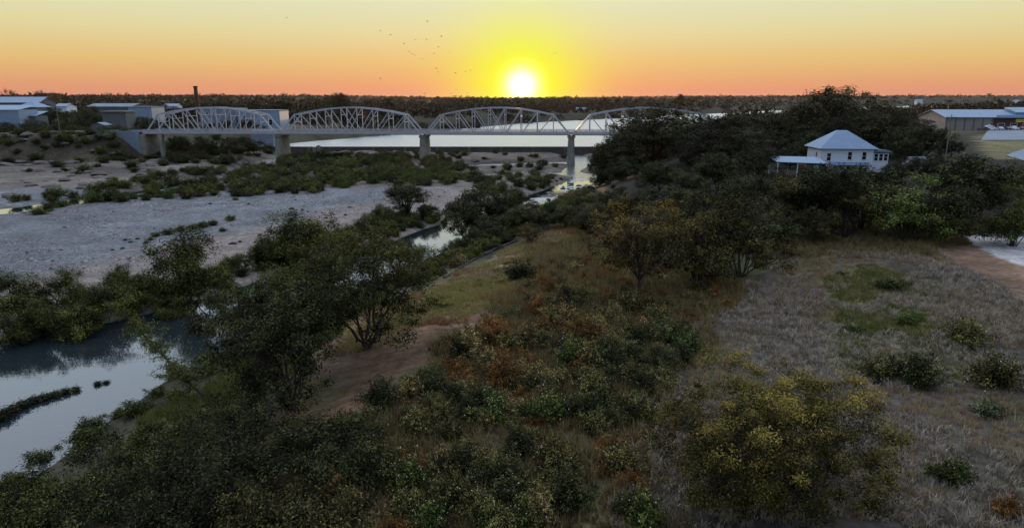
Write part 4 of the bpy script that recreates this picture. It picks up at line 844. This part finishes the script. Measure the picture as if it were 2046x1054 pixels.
proto_shrub('sage0', 'sage', seed=58, H=1.1, Rr=1.3, ns=50, nl=80, ll=.13, lw=.05, upright=.5)
proto_shrub('green0', 'light', seed=59, H=1.2, Rr=1.3, ns=50, nl=90, ll=.13, lw=.06, upright=.5, flowers=2)
wet = lambda x, y: hz(x, y) > .15
B1 = P([(0, 405), (120, 392), (300, 385), (450, 378), (620, 366), (740, 352), (900, 345), (930, 362), (880, 378), (760, 372), (620, 386), (440, 394), (300, 402), (120, 418), (60, 430), (0, 424)], .6)
B2 = P([(0, 400), (120, 385), (330, 355), (520, 330), (620, 312), (760, 312), (900, 320), (930, 345), (740, 360), (450, 380), (200, 398)], 1.2)
for x, y in inpoly(B1, 95, 3.1, 1, wet):
    k = rb.choice(['bush0', 'bush1', 'bush0', 'bush2']); s = rb.uniform(.8, 1.35)
    plant(k, 'riverbed_bush', x, y, 2.6 * s, 2.5 * s, {'bush0': 'mid green rounded bush on the far edge of the gravel bar', 'bush1': 'bright green rounded bush on the far edge of the gravel bar', 'bush2': 'dark green rounded bush on the far edge of the gravel bar'}[k], 'bush', 'bushes edging the gravel bar')
open_ = lambda x, y: hz(x, y) > .3 and all(float(wdist(np.array([x]), np.array([y + d_]), c_)[0]) > 1 for c_ in (CHAN, CHAN2, CHAN3) for d_ in (0, 6, 12))
for x, y in inpoly(B2, 240, 2.9, 2, open_):
    k = rb.choice(['bush0', 'bush2', 'bush2', 'bush0', 'bush1']); s = rb.uniform(.7, 1.5)
    plant(k, 'riverbed_shrub', x, y, 2.5 * s, 2.6 * s, {'bush0': 'mid green shrub among the rocks of the river bed', 'bush1': 'bright green shrub among the rocks of the river bed', 'bush2': 'dark shrub among the rocks of the river bed'}[k], 'shrub', 'shrubs among the river bed rocks')
B3 = P([(640, 300), (900, 305), (1180, 312), (1180, 345), (1080, 372), (940, 372), (900, 330)], .8)
for x, y in inpoly(B3, 44, 4.0, 3, open_):
    k = rb.choice(['bush2', 'bush2', 'bush0']); s = rb.uniform(.7, 1.4)
    plant(k, 'island_shrub', x, y, 2.0 * s, 2.2 * s, {'bush0': 'mid green shrub on the islands below the dam', 'bush2': 'dark shrub on the islands below the dam'}[k], 'shrub', 'shrubs on the islands below the dam')
B4 = P([(150, 285), (300, 282), (480, 285), (560, 300), (520, 318), (380, 325), (230, 320)], 3)
for x, y in inpoly(B4, 60, 4.0, 4):
    s = rb.uniform(.9, 2.0); plant('bush2', 'bank_shrub', x, y, 2.4 * s, 2.3 * s, 'dark shrub crowding the far bank below the first truss', 'shrub', 'shrubs on the far bank')
B5 = P([(905, 360), (1100, 340), (1110, 372), (1030, 398), (940, 392)], .6)
for x, y in inpoly(B5, 26, 3.2, 6, lambda x, y: hz(x, y) > .3 and float(wdist(np.array([x]), np.array([y + 7.]), CHAN)[0]) > 1):
    s = rb.uniform(.8, 1.4); plant(rb.choice(['bush0', 'bush2']), 'rapids_shrub', x, y, 2.4 * s, 2.4 * s, 'olive shrub on the spit between the rapids and gravel bar', 'shrub', 'shrubs on the spit by the rapids')
# low scrub line in the middle of the gravel bar
for px, py, s in ((310, 472, .7), (335, 468, .9), (360, 462, .9), (385, 458, .8), (405, 454, 1.0), (425, 450, .9), (462, 440, .9), (445, 462, .6), (78, 428, 1.3), (300, 480, .5), (470, 400, .6), (600, 470, .8), (640, 470, .7)):
    x, y = hit(px, py); plant('bush2' if px % 2 else 'bush0', 'gravel_bar_shrub', x, y, 1.5 * s, 1.9 * s, 'low shrub growing out on the open gravel bar', 'shrub', 'low shrubs on the open gravel')
# undergrowth on both edges of the channel
for x, y in inpoly(P([(560, 640), (800, 545), (900, 490), (1060, 430), (1180, 408), (1190, 448), (1060, 468), (900, 545), (700, 605), (620, 660)], 2.0), 110, 1.9, 7, wet):
    s = rb.uniform(.7, 1.4); plant(rb.choice(['bush0', 'bush2', 'straw0', 'bush0']), 'bank_undergrowth', x, y, 1.8 * s, 1.8 * s, 'ragged shrub on the slope between bank edging and channel', 'shrub', 'undergrowth on the near channel slope')
for x, y in inpoly(P([(0, 640), (200, 610), (400, 560), (560, 500), (720, 460), (860, 420), (880, 440), (720, 500), (560, 545), (430, 590), (250, 640), (0, 690)], .8), 70, 2.2, 8, wet):
    s = rb.uniform(.8, 1.6); plant(rb.choice(['bush0', 'bush2', 'bush0']), 'channel_shrub', x, y, 2.0 * s, 1.8 * s, 'dark green shrub under the channel willows', 'shrub', 'shrubs under the channel willows')
# weeds of the near slope
W1 = P([(690, 850), (800, 770), (920, 690), (1010, 630), (1130, 600), (1290, 610), (1400, 640), (1390, 700), (1330, 780), (1290, 850), (1240, 900), (1300, 1070), (900, 1080), (660, 1080), (640, 960)], 5)
lab = {'weed0': 'grey-green weed bush dotted with pale seed heads', 'weed1': 'spreading weed bush thick with pale seed heads', 'weed2': 'dark leafy weed bush without seed heads', 'rust0': 'rusty brown dried weed bush on the slope', 'straw0': 'straw coloured dried weed clump on the slope', 'sage0': 'low sage green weed clump', 'green0': 'fresh green weed clump'}
for x, y in inpoly(W1, 230, .95, 10):
    v = float(fbm(np.array([x + 100]), np.array([y]), 9, 2)[0]) + rb.uniform(-.08, .08); k = rb.choice(['rust0', 'rust0', 'straw0', 'weed0']) if v > .1 else rb.choice(['weed0', 'weed1', 'weed2', 'green0', 'straw0'] if v > -.08 else ['weed1', 'weed2', 'weed0', 'weed2'])
    s = rb.uniform(.45, 1.4) ** 1.1; plant(k, 'weed_bush', x, y, 1.55 * s * rb.uniform(.8, 1.3), 1.45 * s, lab[k] + (' on the near slope' if 'slope' not in lab[k] else ''), 'weed', 'weed bushes on the near slope')
W2 = P([(1050, 540), (1180, 510), (1290, 590), (1430, 570), (1480, 600), (1400, 650), (1150, 620), (1000, 600)], 5)
for x, y in inpoly(W2, 42, 1.9, 11):
    k = rb.choice(['rust0', 'rust0', 'straw0', 'weed0', 'rust0']); s = rb.uniform(.7, 1.2)
    plant(k, 'dry_weed_bush', x, y, 1.5 * s, 1.4 * s, {'rust0': 'rusty brown dried weed under the golden brown tree', 'straw0': 'straw coloured dried weed under the golden brown tree', 'weed0': 'grey-green seeding weed under the golden brown tree'}[k], 'weed', 'weeds under the golden brown tree')
W3 = P([(760, 640), (900, 580), (1050, 490), (1180, 470), (1190, 530), (1040, 560), (900, 620)], 4.5)
for x, y in inpoly(W3, 55, 1.9, 12):
    k = rb.choice(['straw0', 'sage0', 'green0', 'straw0', 'rust0']); s = rb.uniform(.4, .8); lk = {'straw0': 'straw coloured tussock', 'sage0': 'sage green tussock', 'green0': 'fresh green tussock', 'rust0': 'rusty brown tussock'}[k]
    plant(k, 'slope_tussock', x, y, .9 * s, 1.3 * s, lk + ' on the open grassy bank top', 'weed', 'tussocks on the open bank top')
for px, py, k, s, lb in ((1040, 560, 'bush2', 1.25, 'lone dark blue-green bush on the open grassy bank'), (1775, 580, 'green0', 1.5, 'single dark green bush in the middle of the dry field'), (1990, 770, 'weed1', 1.7, 'large seeding weed bush at the side of the dry field'), (1930, 690, 'weed0', 1.7, 'tall yellowish weed bush in the green patch'),
        (1810, 650, 'green0', 1.1, 'green weed clump behind the tall yellowish weed'), (1700, 665, 'green0', .8, 'small green weed clump nearest the pale grass'), (1160, 750, 'rust0', 1.3, 'bright rusty orange bush in the weed slope'), (1830, 770, 'weed2', 1.6, 'dark straggling weed behind the yellow-topped tree'), (1755, 760, 'weed0', 1.4, 'dull olive weed just behind the yellow-topped tree'),
        (1970, 830, 'sage0', 1.2, 'blue-green weed clump in the pale grass'), (1900, 960, 'green0', 1.2, 'leafy green clump in the grass next to the yellow-topped tree'), (1680, 550, 'green0', .6, 'tiny dark clump near the red dirt edge'), (1700, 640, 'sage0', .7, 'low grey-green tuft in the green patch'), (2010, 1030, 'rust0', .9, 'brown dried weed at the near corner of the grass'),
        (1040, 1046, 'light', 1.2, '')):
    if k == 'light': continue
    x, y = hit(px, py); plant(k, 'field_bush', x, y, PROTO[k][2] * s, PROTO[k][3] * s, lb, 'bush')
for px, py, s in ((860, 1062, 1.2), (980, 1066, 1.0), (1045, 1060, 1.3)):
    x, y = hit(px, py); plant('green0', 'sprouting_bush', x, y, 1.6 * s, 1.2 * s, 'bright yellow-green sprouting bush at the foot of the weed slope', 'bush', 'sprouting bushes')
# reeds in the pool
proto_shrub('reed', 'dark', seed=70, H=.9, Rr=.8, ns=60, nl=14, ll=.3, lw=.05, upright=.9, scatter=.1)
for px, py, s in ((5, 835, 1.2), (25, 824, 1.1), (48, 812, 1.0), (70, 803, .9), (92, 797, .9), (112, 791, .8), (132, 785, .8), (152, 780, .7), (195, 768, .6), (212, 765, .5), (-15, 845, 1.2)):
    x, y = on_plane(px, py, 0); plant('reed', 'reed_clump', x, y, .9 * s, .95 * s, 'dark reed clump standing in the still pool', 'reeds', 'reeds in the pool', z=0, sink=.1)
# scrub on the rocky far bank and round the bridge end
for x, y in inpoly(P([(0, 292), (150, 285), (300, 285), (560, 300), (520, 330), (330, 345), (120, 350), (0, 345)], 3), 70, 5.0, 31, wet):
    s = rb.uniform(.7, 1.7); plant(rb.choice(['bush2', 'bush2', 'bush0']), 'rocky_bank_shrub', x, y, 2.0 * s, 2.4 * s, 'dark shrub on the rocky ground below the town', 'shrub', 'shrubs on the rocky ground below the town')
for x, y in inpoly(P([(0, 275), (170, 268), (250, 276), (300, 286), (160, 292), (0, 296)], 8), 34, 5.0, 32):
    s = rb.uniform(.8, 1.6); plant(rb.choice(['bush2', 'bush0']), 'town_bank_shrub', x, y, 2.2 * s, 2.4 * s, 'dark shrub along the top of the town bank', 'shrub', 'shrubs along the top of the town bank')
for x, y in inpoly([(-300, 296), (-165, 283), (-120, 290), (-125, 320), (-170, 330), (-300, 330)], 110, 3.2, 33, lambda x, y: hz(x, y) > 1.5 and not (abs(y - 303) < 7.5 and x < -150)):
    s = rb.uniform(.8, 1.7); plant(rb.choice(['bush2', 'bush2', 'bush0']), 'bridge_end_shrub', x, y, 2.3 * s, 2.3 * s, 'dark shrub on the earth slope beneath the bridge road', 'shrub', 'shrubs on the slope beneath the bridge road')
trees([(240, 322, 250, 60, 'oak1'), (40, 300, 268, 70, 'oak1'), (75, 310, 255, 60, 'oak0'), (160, 312, 258, 60, 'oak1'), (215, 350, 246, 40, 'oak1'), (130, 330, 232, 80, 'oak0'), (10, 340, 244, 60, 'oak0'), (305, 360, 236, 46, 'oak1'), (380, 372, 244, 50, 'oak0'), (420, 374, 246, 50, 'oak1'), (520, 370, 248, 40, 'oak0'), (360, 310, 272, 60, 'oak0'), (410, 312, 276, 60, 'oak1'), (460, 316, 274, 60, 'oak0'), (505, 322, 278, 50, 'oak1')],
      'riverfront_tree', 'dark tree on the town riverfront', 'riverfront trees of the town', mark=((BR[0].x, BR[0].y), 'the bridge end wall'))
pr = random.Random(44)
for i in range(34):
    k = i / 33 * 4; a, b_ = RIGHT[1 + int(min(k, 3.99))], RIGHT[2 + int(min(k, 3.99))]; f_ = k - int(min(k, 3.99)); x = a[0] + (b_[0] - a[0]) * f_ + pr.uniform(-1.5, 2.8); y = a[1] + (b_[1] - a[1]) * f_ + pr.uniform(-1, 1)
    if y < 24: continue
    s = pr.uniform(.6, 1.2); plant(pr.choice(['bush0', 'bush2', 'bush0', 'green0']), 'poolside_bush', x, y, 1.5 * s, 1.6 * s, 'leafy bush on the near edge of the still pool', 'bush', 'bushes on the near pool edge')

# ------------------------------------------------------------------ low dark edging along the top of the bank
pl = [(640, 640), (700, 603), (800, 572), (880, 548), (895, 545)], [(888, 556), (950, 518), (1010, 490), (1065, 470)]
for pts, lb in zip(pl, ('low dark stone edging behind the round crowned tree', 'low dark stone edging along the grassy bank top towards the rapids')):
    q = [hit(*p) for p in pts]; o = empty('bank_edging', (q[0][0], q[0][1], hz(*q[0]))); tag(o, lb, 'edging')
    for (ax, ay), (bx_, by_) in zip(q[:-1], q[1:]):
        n_ = max(1, int(math.hypot(bx_ - ax, by_ - ay) / 1.3))
        for i in range(n_):
            a = (ax + (bx_ - ax) * i / n_, ay + (by_ - ay) * i / n_); b_ = (ax + (bx_ - ax) * (i + .93) / n_, ay + (by_ - ay) * (i + .93) / n_)
            h_ = rb.uniform(.1, .34); c0 = o.location
            MB().bar((a[0] - c0.x, a[1] - c0.y, hz(*a) + h_ / 2 - .15 - c0.z), (b_[0] - c0.x, b_[1] - c0.y, hz(*b_) + h_ / 2 - .15 - c0.z), .5, h_ + .3).build('stone', MT['darkrock'], o)

# ------------------------------------------------------------------ rocks
def rock_mesh(seed, m):
    rg = np.random.default_rng(seed); k, rows = 9, 5; V = []; 
    for i in range(rows):
        ph = math.pi * (i + .5) / rows
        for j in range(k):
            th = 2 * math.pi * j / k; r_ = rg.uniform(.72, 1.18); V.append((r_ * math.sin(ph) * math.cos(th), r_ * math.sin(ph) * math.sin(th), math.cos(ph) * rg.uniform(.8, 1.1)))
    F = [(i * k + j, i * k + (j + 1) % k, (i + 1) * k + (j + 1) % k, (i + 1) * k + j) for i in range(rows - 1) for j in range(k)]
    me = bpy.data.meshes.new('rock'); me.from_pydata(V, [], [f[::-1] for f in F] + [tuple(range(k)), tuple(range((rows - 1) * k, rows * k))[::-1]]); me.update(); me.materials.append(m); return me
RK = [rock_mesh(i, MT['rock']) for i in range(5)]; RD = [rock_mesh(i + 9, MT['darkrock']) for i in range(3)]
def rock(x, y, s, flat, label, group, dark=False):
    o = link('boulder', rb.choice(RD if dark else RK), None, (x, y, max(hz(x, y), -.2) + s * flat * .15), (rb.uniform(-.15, .15), rb.uniform(-.15, .15), rb.uniform(0, 6.28)), (s * rb.uniform(.7, 1.4), s, s * flat)); tag(o, label, 'rock', group)
for x, y in inpoly(P([(0, 300), (120, 292), (260, 300), (330, 330), (250, 365), (120, 380), (0, 385)], 2), 90, 3.5, 20): rock(x, y, rb.uniform(.8, 3.2), rb.uniform(.25, .5), 'flat pinkish granite slab in the rocky bed below the town', 'granite slabs below the town')
for x, y in inpoly(P([(590, 300), (860, 308), (1000, 318), (920, 335), (700, 330)], 1), 45, 4, 21): rock(x, y, rb.uniform(.7, 2.4), rb.uniform(.25, .5), 'flat granite slab on the islands below the dam', 'granite slabs below the dam')
for x, y in inpoly(P([(1100, 370), (1140, 352), (1190, 352), (1200, 380), (1120, 395), (1040, 415), (1030, 398)], 0), 26, 2.2, 22): rock(x, y, rb.uniform(.35, 1.0), rb.uniform(.5, .8), 'dark wet rock breaking the white rapids', 'rocks in the rapids', True)
for px, py, s in ((420, 408, .5), (497, 408, .5), (583, 418, .7), (604, 420, .5), (615, 424, .4), (250, 480, .5), (262, 484, .4), (275, 478, .5), (292, 486, .6), (245, 497, .4), (225, 500, .35), (520, 470, .5), (465, 488, .6), (480, 484, .5), (130, 455, .3), (700, 415, .5), (690, 430, .5), (650, 436, .4)):
    x, y = hit(px, py); rock(x, y, s, .6, 'small dark stone lying on the open gravel bar', 'stones on the gravel bar', True)

# ------------------------------------------------------------------ birds over the river
bm = MB()
bm.ring([((0, 0, -.22), .02, .02), ((0, 0, -.1), .06, .05), ((0, 0, .08), .06, .05), ((0, 0, .2), .02, .02)], 6); body_me = bm.mesh('body', MT['bird'])
body_me.transform(__import__('mathutils').Matrix.Rotation(math.pi / 2, 4, 'X'))
wing_me = MB().hexa([(.03, -.08, 0), (.5, -.02, .14), (.5, .04, .14), (.03, .1, 0)], [(.03, -.08, .015), (.5, -.02, .15), (.5, .04, .15), (.03, .1, .015)]).mesh('wing', MT['bird'])
for i, (px, py) in enumerate(((854, 43), (760, 62), (780, 70), (830, 80), (852, 79), (882, 73), (876, 94), (807, 88), (899, 105), (823, 108), (828, 110), (843, 118), (867, 107), (872, 137), (875, 144), (930, 143), (940, 141), (910, 146), (760, 157), (901, 187), (934, 187), (849, 187), (573, 36), (1109, 107), (818, 103), (911, 180))):
    d = rb.uniform(150, 210); x, y, z = at(px, py, d); o = empty('bird', (x, y, z), rb.uniform(0, 6.28), (1.0,) * 3)
    tag(o, 'tiny dark bird flying in the glowing sky over the bridge', 'bird', 'birds in the sunset sky'); link('body', body_me, o); link('wing', wing_me, o); link('wing', wing_me, o, scale=(-1, 1, 1))

# ------------------------------------------------------------------ the far-off wood that reads as one mass
rg = np.random.default_rng(3)
def far_wood(name, n, y0, y1, per, r0, r1, keep, fs=.26):
    yy = np.exp(rg.uniform(math.log(y0), math.log(y1), n)); xx = rg.uniform(-.95, .95, n) * yy
    dr = sdist(xx, yy, RIGHT); dl = -sdist(xx, yy, LEFT)
    m = ((dr > 8) | (dl > 6)) & keep(xx, yy, dr, dl); xx, yy = xx[m], yy[m]; n = len(xx); zz = height(xx, yy)
    rr = rg.uniform(r0, r1, n) * (1 + .25 * (yy / y1)) * (1 + .7 * (rg.random(n) > .93)); hh_ = rr * rg.uniform(.7, 1.25, n)
    d = unit(rg.normal(size=(n, per, 3))); d[..., 2] = np.abs(d[..., 2]) * 1.0 - .15
    c = np.stack([xx, yy, zz], -1)[:, None] + d * rg.uniform(.6, 1.1, (n, per, 1)) * np.stack([rr, rr, hh_], -1)[:, None] + np.stack([0 * xx, 0 * xx, hh_ * .25], -1)[:, None]
    s = (rr * fs)[:, None, None, None]; tri = c[:, :, None] + rg.normal(size=(n, per, 3, 3)) * s * .62
    V = tri.reshape(-1, 3); F = np.arange(len(V)).reshape(-1, 3)
    ti = np.clip(rg.normal(.4, .2, (n, 1)) + rg.normal(0, .12, (n, per)), 0, 1).reshape(-1)
    o = link(name, mesh_np(name, V, F, MT['farleaf'], {'tint': ti})); return o
MT['farleaf'] = leaf_mat('far_foliage', (.008, .009, .006), (.04, .037, .02), .1, 0)
lotc = np.array(on_plane(2000, 268, 12))
def keep_near(x, y, dr, dl):
    return ((dl > 6) & (y > 430)) | ((dr > 8) & (y > 250) & ~((x > 120) & (x < 345) & (y < 372)) & ~((np.abs(y - 286) < 9) & (x < 190)))
def keep_far(x, y, dr, dl): return fbm(x, y, 260, 3) > -.32
o = far_wood('near_far_woodland', 2300, 255, 900, 120, 2.6, 5.2, keep_near, .22); tag(o, 'dark scrubby woodland spreading back from both lake shores', 'woodland', kind='stuff')
o = far_wood('far_woodland', 10000, 850, 6000, 36, 3.5, 7, keep_far, .3); tag(o, 'far dark wooded hills running along the horizon', 'woodland', kind='stuff')

# ------------------------------------------------------------------ grass
def grass(name, label, poly, n, hgt, mt, seed, blades=8, wd=.05, sp=.16, clump=6.0, thr=-.2, lean=.35, kite=False):
    rg = np.random.default_rng(seed); poly = np.array(poly); lo, hi = poly.min(0), poly.max(0); pts = []; tot = 0
    while tot < n:
        q = rg.uniform(lo, hi, (n * 2, 2)); m = inside(q[:, 0] + 9 * fbm(q[:, 0], q[:, 1], 6, 3), q[:, 1] + 9 * fbm(q[:, 0] + 40, q[:, 1], 6, 3), poly.tolist())
        m &= (fbm(q[:, 0] + 7, q[:, 1], clump, 3) > thr) & (rg.random(len(q)) < .35 + 1.3 * vnoise(q[:, 0] / 1.3, q[:, 1] / 1.3) ** 2)
        m &= ~(inside(q[:, 0], q[:, 1], Z_ROAD) | inside(q[:, 0], q[:, 1], Z_PALE))
        q = q[m]; pts.append(q); tot += max(len(q), 1)
    q = np.concatenate(pts)[:n]; z = height(q[:, 0], q[:, 1]); k = z > .2; q, z = q[k], z[k]; n = len(q)
    big = (.55 + .9 * rg.random(n) ** 1.5) * (.7 + .7 * vnoise(q[:, 0] / 4 + 9, q[:, 1] / 4))
    b0 = np.repeat(np.column_stack([q, z - .03]), blades, 0); N_ = len(b0); b0[:, :2] += rg.normal(0, sp * .5, (N_, 2))
    dirv = rg.normal(size=(N_, 2)); h = hgt * np.repeat(big, blades) * rg.uniform(.5, 1.2, N_)
    tip = b0 + np.column_stack([dirv * (h * lean)[:, None], h]); side = np.column_stack([rg.normal(size=(N_, 2)), np.zeros(N_)]); side = unit(side) * wd * .5 * rg.uniform(.7, 1.4, (N_, 1))
    mid = b0 * .45 + tip * .55 + np.column_stack([-dirv * (h * lean * .25)[:, None], h * .1])
    V = (np.stack([b0, mid + side, tip, mid - side], 1) if kite else np.stack([b0 - side, b0 + side, tip], 1)).reshape(-1, 3); F = np.arange(len(V)).reshape(-1, 4 if kite else 3)
    ti = np.clip(np.repeat(rg.normal(.45, .2, n), blades) + rg.normal(0, .12, N_), 0, 1)
    o = link(name, mesh_np(name, V, F, mt, {'tint': ti})); tag(o, label, 'grass', kind='stuff')
G = dict(dry=leaf_mat('dry_grass', (.14, .115, .085), (.52, .44, .335), .25, 0), tan=leaf_mat('tan_grass', (.17, .12, .06), (.46, .34, .18), .25, 0), green=leaf_mat('green_grass', (.06, .075, .022), (.22, .225, .065), .25, 0),
         yel=leaf_mat('yellow_grass', (.16, .16, .04), (.42, .38, .1), .25, 0), brown=leaf_mat('brown_grass', (.075, .058, .025), (.33, .25, .105), .25, 0), red=leaf_mat('rust_grass', (.12, .06, .028), (.42, .2, .08), .25, 0))
grass('pale_grass', 'pale wispy dry grass filling the open field', Z_ALL, 9500, .46, G['dry'], 1, blades=13, wd=.05, sp=.24, thr=-.1, clump=11, lean=.42, kite=True)
grass('tan_grass', 'tan dry grass mixed through the open field', Z_ALL, 8000, .42, G['tan'], 2, blades=12, wd=.05, sp=.25, thr=-.1, clump=7)
grass('short_green_grass', 'short yellowish green grass patch inside the dry field', Z_GREEN, 12000, .34, G['green'], 3, wd=.05, thr=-.15)
grass('yellow_grass', 'yellow-green grass patch at the head of the river bank', Z_YEL, 9000, .34, G['yel'], 4, wd=.05)
grass('slope_grass', 'brown rough grass between the weeds of the slope', P([(640, 960), (740, 830), (960, 640), (1060, 480), (1180, 470), (1290, 520), (1480, 570), (1420, 680), (1330, 800), (1320, 1090), (650, 1090)], 5), 20000, .75, G['brown'], 5, wd=.06, thr=-.35, lean=.3)
grass('bank_straw_grass', 'tawny grass covering the open bank top behind the dark edging', Z_BANK, 15000, .42, G['tan'], 14, blades=9, wd=.045, sp=.24, thr=-.2, clump=7, lean=.4)
grass('bank_green_grass', 'yellow-green grass patches on the open bank top', Z_BANK, 10000, .36, G['yel'], 15, blades=9, wd=.045, sp=.24, thr=.03, clump=9, lean=.4)
grass('bank_rust_grass', 'rusty brown grass patches on the open bank top', Z_BANK, 7000, .42, G['red'], 16, blades=9, wd=.045, sp=.24, thr=.1, clump=8, lean=.4)
grass('wood_floor_grass', 'dull undergrowth on the ground beneath the belt of trees', P([(1400, 500), (1560, 440), (1960, 440), (2046, 470), (1960, 500), (1560, 506)], 6), 7000, .6, G['brown'], 8, wd=.08)
grass('waterside_grass', 'rank green grass along the edge of the pool', P([(60, 1000), (200, 890), (340, 800), (440, 730), (560, 640), (760, 590), (780, 630), (640, 720), (560, 830), (400, 900), (200, 1054), (60, 1060)], 1.5), 8000, .55, G['green'], 9, wd=.05)

# ------------------------------------------------------------------ broken water of the rapids
m = water_mat('rapids_water', 1.2, .4, (.1, .11, .12), .3); t = m.node_tree; b = t.nodes['Principled BSDF']
co = t.nodes.new('ShaderNodeTexCoord'); n = tn(.55, 8, .75); mp = t.nodes.new('ShaderNodeMapping')
r_ = t.nodes.new('ShaderNodeValToRGB'); t.links.new(n.outputs[0], r_.inputs[0]); r_.color_ramp.elements[0].position = .47; r_.color_ramp.elements[0].color = (.03, .04, .045, 1); r_.color_ramp.elements[1].position = .6; r_.color_ramp.elements[1].color = (.7, .72, .74, 1)
t.links.new(r_.outputs[0], b.inputs['Base Color'])
gx = np.linspace(-2, 32, 150); gy = np.linspace(172, 246, 240); RX, RY = np.meshgrid(gx, gy)
core_ = wdist(RX, RY, [(4, 180, 3), (12, 196, 4), (19, 210, 6.5), (25, 232, 5.5), (26, 240, 4)])
RZ = .02 + .55 * fbm(RX, RY, 2.6, 4) + .35 * fbm(RX + 9, RY, 9, 2) - .25 * smooth(core_ / 2 + .6)
ri = np.arange(RX.size).reshape(RX.shape); RF = np.stack([ri[:-1, :-1], ri[:-1, 1:], ri[1:, 1:], ri[1:, :-1]], -1).reshape(-1, 4)
zq = RZ.reshape(-1)[RF].max(1); RF = RF[zq > -.06]
tag(link('rapids', mesh_np('rapids', np.stack([RX, RY, RZ * .6], -1).reshape(-1, 3), RF, m, smooth=True)), kind='structure')

# ------------------------------------------------------------------ loose stones over the gravel bar
rg = np.random.default_rng(8); q = np.array(P([(-60, 445), (130, 412), (450, 390), (740, 372), (900, 384), (860, 412), (720, 424), (600, 455), (470, 495), (290, 535), (-60, 580)], .6)); lo, hi = q.min(0), q.max(0)
pt = rg.uniform(lo, hi, (40000, 2)); pt = pt[inside(pt[:, 0], pt[:, 1], q.tolist()) & (fbm(pt[:, 0], pt[:, 1], 7, 3) + .5 * fbm(pt[:, 0], pt[:, 1], 30, 2) > -.03)][:11000]; n_ = len(pt); zz = height(pt[:, 0], pt[:, 1])
sz = rg.uniform(.07, .2, n_) * (1 + 1.4 * (rg.random(n_) > .94)); oc = np.array([(1, 0, 0), (0, 1, 0), (-1, 0, 0), (0, -1, 0), (0, 0, .8)])
V = np.column_stack([pt, zz])[:, None] + oc[None] * sz[:, None, None] * rg.uniform(.7, 1.3, (n_, 5, 1)); F = (np.arange(n_)[:, None, None] * 5 + np.array([(0, 1, 4), (1, 2, 4), (2, 3, 4), (3, 0, 4)])[None]).reshape(-1, 3)
o = link('gravel_stones', mesh_np('gravel_stones', V.reshape(-1, 3), F, leaf_mat('loose_stone', (.07, .065, .065), (.30, .28, .27), 0, 0), {'tint': np.repeat(np.clip(rg.normal(.4, .25, n_), 0, 1), 4)})); tag(o, 'loose stones scattered over the grey gravel bar', 'gravel', kind='stuff')

# ------------------------------------------------------------------ the thin evening haze
hm = bpy.data.materials.new('haze'); hm.use_nodes = True; ht = hm.node_tree
for n in list(ht.nodes): ht.nodes.remove(n)
ho = ht.nodes.new('ShaderNodeOutputMaterial'); pv = ht.nodes.new('ShaderNodeVolumePrincipled')
pv.inputs['Color'].default_value = (.95, .86, .8, 1); pv.inputs['Density'].default_value = 7e-6; pv.inputs['Anisotropy'].default_value = .55
ht.links.new(pv.outputs[0], ho.inputs['Volume'])
gz0, gz1 = float(GZ.min()) - 1.0, float(GZ.max()) + 30
hzb = MB().box((0, 3700, (gz0 + gz1) / 2), (14000, 8400, gz1 - gz0)).build('haze', hm); tag(hzb, 'thin warm evening haze lying over the whole valley', 'haze', kind='stuff')
